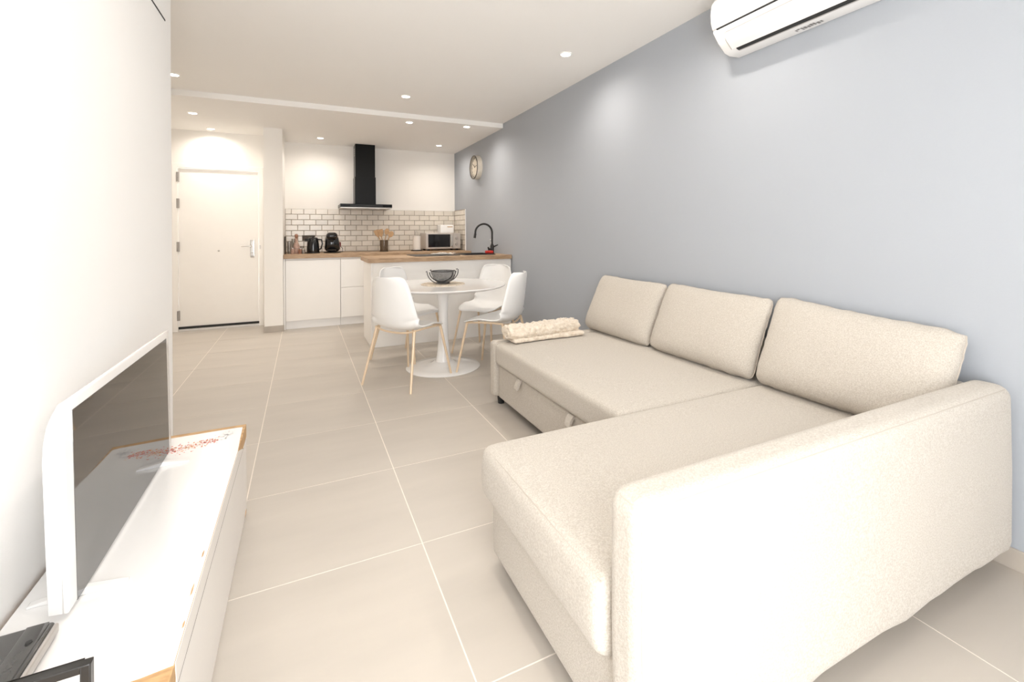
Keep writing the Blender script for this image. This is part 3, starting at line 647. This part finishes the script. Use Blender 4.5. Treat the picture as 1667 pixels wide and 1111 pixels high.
# ------------------------------------------------------------------ shell chairs
def make_chair(label):
    t = thing('shell_chair', label, 'chair', (0, 0, 0), 'white shell chairs around the round table')
    # centre profile (y forward, z up) and half width
    P = [(0.225, 0.432, 0.150), (0.215, 0.447, 0.185), (0.16, 0.450, 0.215), (0.06, 0.440, 0.232), (-0.05, 0.434, 0.240), (-0.13, 0.441, 0.243), (-0.185, 0.470, 0.243),
         (-0.213, 0.520, 0.238), (-0.228, 0.590, 0.228), (-0.242, 0.670, 0.213), (-0.256, 0.750, 0.196), (-0.268, 0.815, 0.178), (-0.276, 0.852, 0.150), (-0.279, 0.866, 0.105)]
    # resample (Catmull-Rom)
    S = []
    n = len(P)
    for i in range(n - 1):
        p0, p1, p2, p3 = P[max(i - 1, 0)], P[i], P[i + 1], P[min(i + 2, n - 1)]
        for k in range(4):
            u = k / 4
            S.append(tuple(0.5 * ((2 * p1[c]) + (-p0[c] + p2[c]) * u + (2 * p0[c] - 5 * p1[c] + 4 * p2[c] - p3[c]) * u * u + (-p0[c] + 3 * p1[c] - 3 * p2[c] + p3[c]) * u ** 3) for c in range(3)))
    S.append(P[-1])
    NU = 17; vs = []; fs = []
    for i, (y, z, w) in enumerate(S):
        k = max(0.0, min(1.0, (z - 0.44) / 0.12)) if y < 0 else 0.0
        k = k * k * (3 - 2 * k)
        fr = max(0.0, min(1.0, (y - 0.05) / 0.15))
        for j in range(NU):
            u = -1 + 2 * j / (NU - 1)
            lift = 0.045 * abs(u) ** 2.4 * (1 - fr) * (1 - k) - 0.006 * abs(u) ** 2 * fr
            curl = 0.062 * abs(u) ** 2.2 * k
            bend = 0.055 * abs(u) ** 2.2 * (4 * k * (1 - k))
            vs.append((u * w, y + curl + bend * 0.5, z + lift + bend * 0.3))
    for i in range(len(S) - 1):
        for j in range(NU - 1):
            a = i * NU + j; fs.append((a, a + 1, a + NU + 1, a + NU))
    o = G().add(vs, fs).build('shell', 'white_plastic', t, angle=80)
    md = o.modifiers.new('thickness', 'SOLIDIFY'); md.thickness = 0.009; md.offset = 0
    # gold under-frame hugging the shell and four splayed legs
    fr = []
    for k in range(25):
        u = -1 + 2 * k / 24
        fr.append((0.205 * u, -0.155, 0.425 + 0.030 * abs(u) ** 2.4 - 0.006))
    rail = [(-0.205, -0.155, 0.449), (-0.215, -0.05, 0.452), (-0.205, 0.08, 0.447), (-0.175, 0.195, 0.432)]
    G().tube(fr, 0.008, 8).build('seat_frame', 'leg_gold', t)
    G().tube(rail, 0.008, 8).tube([(-x, y, z) for x, y, z in rail], 0.008, 8).tube([(-0.175, 0.195, 0.432), (0.175, 0.195, 0.432)], 0.008, 8).build('seat_rail', 'leg_gold', t)
    for sx in (-1, 1):
        for (ya, yb, xa, xb, za) in ((0.19, 0.265, 0.178, 0.235, 0.432), (-0.155, -0.262, 0.195, 0.248, 0.442)):
            G().tube([(sx * xa, ya, za), (sx * xb, yb, 0.0)], [0.0115, 0.0085], 10).build('leg', 'leg_gold', t)
    return t
def copy_tree(o, parent=None):
    c = o.copy(); C.objects.link(c); c.parent = parent
    for ch in list(o.children): copy_tree(ch, c)
    return c
spots = [((0.775, 3.885, 0), -52.6, 'white shell chair nearest the camera, its back turned, left of the table'),
         ((1.525, 3.825, 0), 42.2, 'white shell chair behind the sofa end, seen from its side'),
         ((1.69, 4.52, 0), 127, 'white shell chair right of the table with its back to the peninsula'),
         ((0.93, 4.62, 0), -142, 'white shell chair half hidden behind the nearest chair, by the peninsula')]
ch0 = None
for loc, rz, lb in spots:
    if ch0 is None: o = ch0 = make_chair(lb)
    else: o = copy_tree(ch0)
    o['label'] = lb; o.location = loc; o.rotation_euler = (0, 0, R(rz))

# ------------------------------------------------------------------ corner sofa
SZ = 0.438                              # seat height
AX0, AX1, AY0, AY1 = 0.585, 2.225, 0.715, 0.840
CHX, CHY = 0.57, 1.60                   # chaise front, chaise far edge
BX = 1.195                              # bed seat front
EY0, EY1 = 3.03, 3.115                  # far end panel
BKX = 2.10                              # back frame front
sofa = thing('corner_sofa', 'beige fabric corner sofa bed with chaise along the blue wall', 'sofa', (1.4, 1.9, 0))
def puff(amp, up=True):
    def fn(p, n):
        k = (1 - n.x ** 4) * (1 - n.y ** 4)
        q = p.copy()
        if n.z > 0: q.z += amp * k
        return q
    return fn
def sag(p, n):
    q = p.copy()
    if n.z < -0.9: q.z += 0.006 * math.sin(p.x * 11) + 0.004 * math.sin(p.x * 27 + 1)
    q.y += 0.004 * math.sin(p.x * 2.5) * (1 - abs(n.z))
    return q
G().rbox(AX0, AX1, AY0, AY1, 0.082, 0.660, 0.042, 5, 24, fn=sag).build('armrest', 'sofa_fabric', sofa, angle=60)
def seam_loop(pts, nm='seam', r=0.0018): return G().tube(pts, r, 6).build(nm, 'seam', sofa)
zt = 0.655
k_ = 0.0126; zt_a = 0.660 - k_
def sy(x, z): return AY0 + k_ + 0.004 * math.sin(x * 2.5) * (1 - min(1, abs((z - 0.371) / 0.289)))
seam_loop([(AX0 + k_, sy(AX0, z), z) for z in (0.14, 0.22, 0.30, 0.37, 0.44, 0.52, 0.60, 0.622)])
seam_loop([(AX0 + 0.045 + t_ * (AX1 - AX0 - 0.09) / 12, sy(AX0 + 0.045 + t_ * (AX1 - AX0 - 0.09) / 12, zt_a), zt_a) for t_ in range(13)])
seam_loop([(AX0 + k_, AY0 + 0.042, zt_a), (AX0 + k_, (AY0 + AY1) / 2, zt_a), (AX0 + k_, AY1 - 0.042, zt_a)])
# chaise
G().rbox(CHX + 0.042, BKX + 0.04, AY1 + 0.002, CHY - 0.015, 0.045, 0.25, 0.015, 3, 8).build('chaise_base', 'sofa_fabric', sofa, angle=60)
def chaise_fn(p, n):
    q = puff(0.008)(p, n); k = max(0, -n.x)
    q.x -= 0.010 * (1 - n.z ** 2) * (k ** 6); return q
G().rbox(CHX + 0.008, 2.172, AY1 + 0.002, CHY, 0.252, SZ, 0.034, 4, 16, fn=chaise_fn).build('chaise_cushion', 'sofa_fabric', sofa, angle=60)
seam_loop([(CHX + 0.018, AY1 + 0.02, SZ - 0.0105), (CHX + 0.017, 1.2, SZ - 0.009), (CHX + 0.018, CHY - 0.03, SZ - 0.0105), (CHX + 0.024, CHY - 0.016, SZ - 0.013)])
# pull-out bed seat with drawer front
def bed_fn(p, n):
    q = puff(0.008)(p, n); return q
G().rbox(BX, 2.172, CHY + 0.003, EY0 - 0.002, 0.285, SZ, 0.034, 4, 16, fn=bed_fn).build('bed_cushion', 'sofa_fabric', sofa, angle=60)
G().rbox(BX + 0.028, BX + 0.07, CHY + 0.003, EY0 - 0.002, 0.055, 0.280, 0.012, 3, 10).build('bed_drawer_front', 'sofa_fabric', sofa, angle=60)
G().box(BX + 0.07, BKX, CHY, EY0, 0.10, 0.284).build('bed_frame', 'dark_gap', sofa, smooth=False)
for y in (2.66, 2.03):
    g = G(); prof = [(BX + 0.040, 0.2835), (BX + 0.018, 0.281), (BX + 0.002, 0.262), (BX - 0.010, 0.225), (BX - 0.006, 0.217), (BX + 0.004, 0.222), (BX + 0.016, 0.255), (BX + 0.040, 0.2805)]
    g.prism(prof, 'y', y - 0.024, y + 0.024); g.build('pull_tab', 'sofa_fabric', sofa, angle=60, bevel=0.002)
# far end panel and back
G().rbox(BX - 0.005, AX1, EY0, EY1, 0.055, SZ + 0.004, 0.026, 4, 12).build('end_panel', 'sofa_fabric', sofa, angle=60)
G().rbox(2.175, 2.240, AY1 + 0.003, EY1 - 0.01, 0.055, 0.635, 0.025, 3, 14).build('back_frame', 'sofa_fabric', sofa, angle=60)
seam_loop([(BX + 0.0, EY0 + 0.012, 0.10), (BX - 0.002, EY0 + 0.012, 0.38), (BX + 0.008, EY0 + 0.012, 0.43), (BX + 0.03, EY0 + 0.012, SZ + 0.003), (1.9, EY0 + 0.012, SZ + 0.004)])
for x, y, zt_ in ((BX + 0.06, EY0 + 0.03, 0.06), (2.15, EY0 + 0.03, 0.06), (CHX + 0.10, CHY - 0.10, 0.05), (CHX + 0.10, AY1 + 0.10, 0.05), (2.15, AY1 + 0.06, 0.06), (2.05, 1.5, 0.05), (AX0 + 0.10, AY0 + 0.06, 0.095)):
    G().lathe([(0.001, 0), (0.022, 0), (0.028, zt_), (0.001, zt_)], x, y, 16).build('foot', 'matt_black', sofa)

# ------------------------------------------------------------------ back cushions (loose)
def cushion(label, y0, y1, bx, tx, z0, z1, th, seed, slump=0.0):
    t = thing('back_cushion', label, 'cushion', ((bx + tx) / 2, (y0 + y1) / 2, z0), 'loose back cushions on the sofa')
    hw = (y1 - y0) / 2; hh = (z1 - z0) / 2; lean = math.atan2(tx - bx, z1 - z0); L = (z1 - z0) / math.cos(lean) / 2
    NU, NV = 36, 30; vs = []; fs = []
    def surf(u, v, sgn):
        a = 1 - abs(u) ** 3.2; b = 1 - abs(v) ** 3.2
        prof = (max(0, a) * max(0, b)) ** 0.38
        # pinched edges between plump corners
        uu = u * (hw - 0.012 * (1 - v * v)); vv = v * (L - 0.014 * (1 - u * u) * (1 if v > 0 else 0.3))
        bot = 1 + 0.25 * (-v)                       # fuller at the bottom
        w = th / 2 * prof * bot + 0.004 * noise.noise(Vector((u * 2 + seed, v * 2, sgn))) * prof
        cr = (abs(u) * abs(v)) ** 7
        uu -= math.copysign(0.016 * cr, u); vv -= math.copysign(0.018 * cr, v)
        edge = (abs(u) ** 10 + abs(v) ** 10)
        uu += 0.006 * edge * noise.noise(Vector((u * 7 + seed, v * 7, 3)))
        vv += 0.006 * edge * noise.noise(Vector((u * 7, v * 7 + seed, 9)))
        return uu, vv, sgn * w
    fx = bx + th * 0.62; 
    grid = {}
    for sgn in (-1, 1):
        for i in range(NU + 1):
            for j in range(NV + 1):
                u = math.sin(0.5 * PI * (-1 + 2 * i / NU)); v = math.sin(0.5 * PI * (-1 + 2 * j / NV))
                on = i in (0, NU) or j in (0, NV)
                key = (i, j, 0 if on else sgn)
                if key in grid: continue
                uu, vv, w = surf(u, v, 0 if on else sgn)
                if w > 0: w *= 0.35
                z = z0 + L + vv; d = w
                x = fx + math.sin(lean) * (vv + L) + d * math.cos(lean)
                zz = z0 + math.cos(lean) * (vv + L) - d * math.sin(lean) - slump * (1 - u) / 2 * (v + 1) / 2
                y = (y0 + y1) / 2 + uu
                grid[key] = len(vs); vs.append((x, y, zz))
        def idx(i, j): return grid[(i, j, 0 if (i in (0, NU) or j in (0, NV)) else sgn)]
        for i in range(NU):
            for j in range(NV):
                q = [idx(i, j), idx(i + 1, j), idx(i + 1, j + 1), idx(i, j + 1)]
                fs.append(tuple(q if sgn < 0 else reversed(q)))
    zmin = min(v[2] for v in vs); dz = z0 - zmin
    vs = [(x, y, z + dz) for x, y, z in vs]
    G().add(vs, fs).build('cover', 'sofa_fabric', t, angle=75)
    edge = [grid[(i, 0, 0)] for i in range(NU + 1)] + [grid[(NU, j, 0)] for j in range(1, NV + 1)] + [grid[(i, NV, 0)] for i in range(NU - 1, -1, -1)] + [grid[(0, j, 0)] for j in range(NV - 1, 0, -1)]
    pts = [vs[k] for k in edge] + [vs[edge[0]]]
    G().tube(pts, 0.0035, 6, caps=False).build('edge_seam', 'seam', t)
cushion('beige back cushion at the far end, beside the folded blanket', 2.405, 3.165, 1.925, 2.10, SZ + 0.004, 0.862, 0.175, 1, 0.008)
cushion('middle beige back cushion of the three', 1.615, 2.395, 1.925, 2.10, SZ + 0.006, 0.866, 0.175, 5, 0.016)
cushion('beige back cushion nearest the camera, partly behind the armrest', 0.83, 1.605, 1.915, 2.10, SZ + 0.006, 0.872, 0.19, 9, 0.05)

# ------------------------------------------------------------------ folded fleece blanket
t = thing('folded_blanket', 'cream chunky fleece blanket folded on the far sofa seat', 'blanket', (1.55, 3.0, SZ))
bx0, bx1 = 1.27, 1.86
def blk(z0, z1, ya, yb, xa, xb, seed, amp, nm):
    def fn(p, n):
        q = p.copy()
        d = abs(noise.noise(Vector((p.x * 34 + seed, p.y * 34, p.z * 34)))) * 1.5 + 0.4 * noise.noise(Vector((p.x * 90, p.y * 90, p.z * 90 + seed)))
        dirv = Vector((n.x ** 5, n.y, n.z)); 
        if dirv.length > 1e-6: q += dirv.normalized() * d * amp
        q.y += 0.010 * math.sin(p.x * 9 + seed) - 0.06 * (p.x - 1.55)* -1.0
        if n.z < -0.2: q.z = max(q.z, z0)
        return q
    return G().rbox(xa, xb, ya, yb, z0, z1, min(0.03, (z1 - z0) / 2), 5, 40, fn=fn).build(nm, 'fleece', t, angle=80)
zb = SZ + 0.010
blk(zb, zb + 0.030, 2.90, 3.09, bx0 + 0.02, bx1, 1, 0.006, 'lower_layer')
def roll(p, n): return p
blk(zb + 0.024, zb + 0.098, 2.925, 3.085, bx0, bx1 - 0.01, 4, 0.017, 'rolled_layer')
# spiral of the roll showing at the near end
sp = []
for k in range(40):
    a = k * 0.33; rr = 0.006 + 0.026 * k / 40
    sp.append((bx0 - 0.002, 2.99 + rr * 1.7 * math.cos(a) + 0.06 * (bx0 - 1.55), zb + 0.056 + rr * math.sin(a)))
G().tube(sp, 0.007, 6).build('rolled_edge', 'fleece', t)

# ------------------------------------------------------------------ air conditioner
t = thing('air_conditioner', 'white split air conditioner high on the blue wall', 'air conditioner', (XR, 1.45, 2.195))
AY_0, AY_1 = 1.03, 1.872
XWA = XR - 0.001
low = [(XWA, 2.200), (2.175, 2.194), (2.135, 2.204), (2.085, 2.250), (2.047, 2.302), (2.047, 2.32), (XWA, 2.32)]
G().prism(low, 'y', AY_0, AY_1).build('lower_body', 'white_plastic', t, bevel=0.006, angle=50)
up = [(XWA, 2.3205), (2.042, 2.312), (2.028, 2.350), (2.026, 2.400), (2.033, 2.450), (2.060, 2.492), (2.105, 2.503), (XWA, 2.503)]
G().prism(up, 'y', AY_0, AY_1).build('front_panel', 'white_gloss', t, bevel=0.008, angle=50)
G().add([(2.0455, AY_0 + 0.03, 2.308), (2.0455, AY_1 - 0.03, 2.308), (2.040, AY_1 - 0.03, 2.315), (2.040, AY_0 + 0.03, 2.315)], [(0, 1, 2, 3)]).build('panel_gap', 'dark_gap', t, smooth=False)
# flap lies on the sloping underside, dark air slot behind it
def slope(x): # underside outline
    pts = sorted([(2.047, 2.302), (2.085, 2.250), (2.135, 2.204), (2.175, 2.194), (XWA, 2.200)])
    for (a, za), (b, zb2) in zip(pts, pts[1:]):
        if a <= x <= b: return za + (zb2 - za) * (x - a) / (b - a)
    return 2.2
def strip(xs, y0, y1, lift, thick):
    outer = [(x, slope(x) - lift - thick) for x in xs]; inner = [(x, slope(x) - lift) for x in reversed(xs)]
    return G().prism(outer + inner, 'y', y0, y1)
strip([2.062, 2.085, 2.110, 2.128], AY_0 + 0.06, AY_1 - 0.06, 0.0, 0.005).build('air_flap', 'white_plastic', t, bevel=0.001, angle=50)
strip([2.129, 2.135, 2.150], AY_0 + 0.07, AY_1 - 0.085, 0.0, 0.0025).build('air_slot', 'dark_gap', t, smooth=False)
strip([2.150, 2.156], AY_0 + 0.07, AY_1 - 0.085, 0.0, 0.003).build('vane', 'steel', t, smooth=False)
ya, yb2 = AY_0 + 0.057, AY_1 - 0.057
G().tube([(2.128, yb2, slope(2.128) - 0.003), (2.105, yb2, slope(2.105) - 0.003), (2.085, yb2, slope(2.085) - 0.003), (2.062, yb2 - 0.006, slope(2.062) - 0.003), (2.059, yb2 - 0.02, slope(2.059) - 0.001), (2.059, ya, slope(2.059) - 0.001)], 0.0014, 6).build('flap_joint', 'seam', t)
# small printed marks near the rear edge of the underside
random.seed(3)
g = G(); y = 1.49
for k in range(9):
    w = random.uniform(0.006, 0.014); x0 = 2.188 + random.uniform(-0.006, 0.006); L = random.uniform(0.012, 0.03)
    z = slope(x0) - 0.0012
    g.box(x0, x0 + L, y - w, y, z - 0.0006, z); y -= w + random.uniform(0.003, 0.006)
g.build('printed_marks', 'print_mark', t, smooth=False)

# ------------------------------------------------------------------ TV bench
TX0, TX1, TY0, TY1, TZ1 = -0.571, -0.226, 0.86, 2.372, 0.377
t = thing('tv_bench', 'low white bench with wood showing at its ends, under the television', 'tv bench', (-0.4, 1.6, 0))
G().box(TX0, TX1 - 0.018, TY0 + 0.004, TY1 - 0.004, 0.0, 0.299).build('carcass', 'white_lacquer', t, bevel=0.002)
G().box(TX1 - 0.017, TX1, TY0 + 0.004, TY1 - 0.002, 0.004, 0.315).build('front_panel', 'white_gloss', t, bevel=0.0015)
G().box(TX0 + 0.01, TX1 + 0.0003, TY0 + 0.01, TY1 - 0.12, 0.3152, 0.3198).build('painted_gap_shade', 'dark_gap', t, smooth=False)  # dark strip flush with the face, painting in the lid joint's shade
G().box(TX0, TX1, TY0, TY1, 0.320, TZ1 - 0.0012).build('top_board', 'stand_wood', t, bevel=0.002)
# white skin over the board: top and front edge, torn away at the corners
top = [(TX0, 1.10), (TX1 - 0.05, 1.10), (TX1 - 0.001, 1.105), (TX1 - 0.001, 2.08), (TX1 - 0.006, 2.20), (TX1 - 0.010, 2.336), (TX1 - 0.03, 2.340), (TX0, 2.337)]
G().prism(top, 'z', TZ1 - 0.0012, TZ1).build('white_top_skin', 'white_gloss', t, smooth=False)
frs = [(1.12, 0.321), (2.24, 0.321), (2.20, 0.338), (2.09, TZ1 - 0.0015), (1.11, TZ1 - 0.0015)]
G().prism([(y, z) for y, z in frs], 'x', TX1, TX1 + 0.001).build('white_edge_skin', 'white_gloss', t, smooth=False)
for y, l, x in ((1.32, 0.024, TX1 - 0.010), (1.455, 0.016, TX1 - 0.011), (1.21, 0.012, TX1 - 0.006)):
    G().prism([(x, y - l), (x + 0.003, y - l * 0.6), (x + 0.0025, y + l * 0.5), (x + 0.001, y + l), (x - 0.001, y + l * 0.2)], 'z', TZ1, TZ1 + 0.0004).build('worn_chip', 'stand_wood', t, smooth=False)
G().prism([(2.30, 0.008), (2.345, 0.006), (2.34, 0.022), (2.31, 0.018)], 'x', TX1, TX1 + 0.0006).build('worn_chip', 'stand_wood', t, smooth=False)
# painted motif: spray of red and orange dabs between grey wisps
random.seed(11)
g = G()
def dab(cx, cy, r, mi):
    a0 = random.random() * 6; k = 6
    g.add([(cx + r * random.uniform(0.6, 1.2) * math.cos(a0 + 2 * PI * i / k), cy + r * random.uniform(0.6, 1.2) * math.sin(a0 + 2 * PI * i / k), TZ1 + 0.0005 + 0.0001 * mi) for i in range(k)], [tuple(range(k))], mi)
for _ in range(340):
    x = random.uniform(-0.50, -0.31) ; wd = 0.016 + 0.012 * math.sin((x + 0.5) / 0.19 * PI)
    y = 2.222 + 0.20 * (x + 0.40) + random.gauss(0, wd * 0.8)
    dab(x, y, random.uniform(0.001, 0.0038), 0 if random.random() < (0.8 if x < -0.43 or x > -0.37 else 0.35) else 1)
for _ in range(70):
    x = random.uniform(-0.305, -0.262); y = 2.285 + 0.6 * (x + 0.285) + random.gauss(0, 0.022); dab(x, y, random.uniform(0.001, 0.0035), 2)
for _ in range(110):
    x = random.uniform(-0.555, -0.505); y = 2.215 + random.gauss(0, 0.03); dab(x, y, random.uniform(0.002, 0.006), 2)
g.build('painted_motif', ['print_red', 'print_orange', 'print_grey'], t, smooth=False)

# ------------------------------------------------------------------ television
tv = thing('television', 'white-framed flat television standing on the bench', 'television', (-0.47, 1.76, TZ1))
tl = R(1.0)
def tvx(x, z): return x - (z - 0.40) * math.tan(tl)
VX = -0.452; VY0, VY1, VZ0, VZ1 = 1.330, 2.195, 0.392, 0.842
def tvfn(p, n): return Vector((tvx(p.x, p.z), p.y, p.z))
def back_fn(p, n):
    q = p.copy()
    if n.x < 0: 
        k = max(0, n.z) ** 3
        q.z -= 0.0
    return tvfn(q, n)
G().rbox(VX - 0.012, VX - 0.001, VY0, VY1, VZ0, VZ1, 0.005, 3, 4, fn=tvfn).build('bezel', 'white_gloss', tv, angle=50)
g = G(); poly = [(VX - 0.012, VZ0 + 0.001), (VX - 0.036, VZ0 + 0.004), (VX - 0.038, VZ0 + 0.33), (VX - 0.0355, VZ0 + 0.370), (VX - 0.030, VZ0 + 0.402), (VX - 0.022, VZ0 + 0.425), (VX - 0.012, VZ1 - 0.004)]
g.prism([(tvx(x, z), z) for x, z in poly], 'y', VY0 + 0.002, VY1 - 0.03).build('back_shell', 'white_gloss', tv, angle=50, bevel=0.002)
sc0, sc1, sz0, sz1 = VY0 + 0.040, VY1 - 0.038, VZ0 + 0.002, VZ1 - 0.026
G().add([(tvx(VX, sz0), sc0, sz0), (tvx(VX, sz0), sc1, sz0), (tvx(VX, sz1), sc1, sz1), (tvx(VX, sz1), sc0, sz1), (tvx(VX - 0.004, sz0), sc0, sz0), (tvx(VX - 0.004, sz0), sc1, sz0), (tvx(VX - 0.004, sz1), sc1, sz1), (tvx(VX - 0.004, sz1), sc0, sz1)],
        [(0, 1, 2, 3), (4, 7, 6, 5), (0, 4, 5, 1), (1, 5, 6, 2), (2, 6, 7, 3), (3, 7, 4, 0)]).build('screen', 'tv_screen', tv, smooth=False)
for y in (1.42, 2.075):
    G().prism([(VX + 0.075, TZ1), (VX + 0.075, TZ1 + 0.005), (VX + 0.01, TZ1 + 0.014), (VX - 0.008, VZ0 + 0.002), (VX - 0.03, VZ0 + 0.002), (VX - 0.045, TZ1 + 0.012), (VX - 0.10, TZ1 + 0.005), (VX - 0.10, TZ1)], 'y', y - 0.010, y + 0.010).build('foot', 'white_gloss', tv, bevel=0.002)

# ------------------------------------------------------------------ small things on the bench
t = thing('set_top_box', 'glossy dark grey set-top box in the bench corner beside the wall', 'set-top box', (-0.51, 1.21, TZ1))
G().rbox(-0.568, -0.462, 1.08, 1.300, TZ1 + 0.002, TZ1 + 0.030, 0.008, 3, 3).build('casing', 'dark_grey_gloss', t)
G().rbox(-0.505, -0.470, 1.085, 1.294, TZ1 + 0.0295, TZ1 + 0.0335, 0.002, 2, 3).build('raised_strip', 'dark_grey_gloss', t)
G().rbox(-0.466, -0.456, 1.084, 1.296, TZ1 + 0.006, TZ1 + 0.026, 0.004, 2, 3).build('edge_bar', 'steel', t)
for y in (1.145, 1.18): G().box(-0.512, -0.509, y, y + 0.012, TZ1 + 0.030, TZ1 + 0.0312).build('slot', 'dark_gap', t, smooth=False)
G().lathe([(0.006, TZ1 + 0.0335), (0.005, TZ1 + 0.036), (0.001, TZ1 + 0.0362)], -0.482, 1.242, 12).build('button', 'black_plastic', t)
for x in (-0.555, -0.475):
    for y in (1.10, 1.28): G().lathe([(0.006, TZ1), (0.006, TZ1 + 0.003)], x, y, 8).build('foot', 'black_plastic', t)
t = thing('photo_frame', 'small black photo frame standing at the near end of the bench', 'photo frame', (-0.40, 1.0, TZ1))
fx0, fx1, fy, fz0, fz1, fw = -0.495, -0.315, 1.0, TZ1, 0.502, 0.013
G().box(fx0, fx0 + fw, fy, fy + 0.016, fz0, fz1).box(fx1 - fw, fx1, fy, fy + 0.016, fz0, fz1).box(fx0 + fw, fx1 - fw, fy, fy + 0.016, fz1 - fw, fz1).box(fx0 + fw, fx1 - fw, fy, fy + 0.016, fz0, fz0 + fw).build('frame', 'frame_black', t, bevel=0.0015)
G().box(fx0 + fw, fx1 - fw, fy + 0.006, fy + 0.010, fz0 + fw, fz1 - fw).build('photo_mat', 'photo_cream', t, smooth=False)
G().prism([(fy + 0.016, fz1 - 0.04), (fy + 0.075, fz0), (fy + 0.071, fz0), (fy + 0.016, fz1 - 0.05)], 'x', (fx0 + fx1) / 2 - 0.015, (fx0 + fx1) / 2 + 0.015).build('easel_leg', 'frame_black', t, smooth=False)

# ------------------------------------------------------------------ recessed downlights
def downlight(x, y, zc, label):
    t = thing('downlight', label, 'downlight', (x, y, zc), 'recessed ceiling downlights')
    G().lathe([(0.046, zc - 0.0005), (0.046, zc - 0.004), (0.039, zc - 0.006), (0.037, zc - 0.0035), (0.037, zc - 0.0005)], x, y, 28, caps=False).build('trim_ring', 'white_plastic', t)
    G().lathe([(0.001, zc - 0.0035), (0.037, zc - 0.0035), (0.037, zc - 0.001), (0.001, zc - 0.001)], x, y, 24).build('lens', 'lamp_lens', t)
    ld = bpy.data.lights.new('lamp', 'SPOT'); ld.energy = LAMP_W; ld.color = LAMP_COL; ld.spot_size = R(168); ld.spot_blend = 1.0; ld.shadow_soft_size = 0.04
    lo = bpy.data.objects.new('lamp', ld); C.objects.link(lo); lo.parent = t; lo.location = (0, 0, -0.012)
for x, y, zc, lb in ((1.82, 3.09, ZC, 'lit downlight nearest the camera, close to the blue wall'),
                     (0.93, 4.72, ZC, 'lit downlight in the middle of the living room ceiling, before the ceiling step'),
                     (-0.985, 4.91, ZC, 'lit downlight cut by the edge of the white wall'),
                     (1.74, 1.76, ZC, 'downlight in the ceiling just before the air conditioner'),
                     (0.35, 0.35, ZC, 'added unseen fill downlight above the near end of the bench'),  # made-up lamp out of view, brightens the near floor and bench
                     (0.35, 1.75, ZC, 'added unseen fill downlight above the floor before the chaise'),  # made-up lamp out of view, lifts the white wall and floor
                     (-1.06, 6.11, ZS, 'lit downlight in the hall, the larger of the two before the door'),
                     (-1.02, 6.93, ZS, 'lit downlight close above the entrance door'),
                     (0.22, 6.97, ZS, 'lit downlight left of the cooker hood'),
                     (1.135, 5.56, ZS, 'lit downlight over the hob, just behind the ceiling step'),
                     (1.82, 5.50, ZS, 'lit downlight over the sink by the blue wall'),
                     (1.83, 6.84, ZS, 'lit downlight over the microwave in the kitchen corner')):
    downlight(x, y, zc, lb)
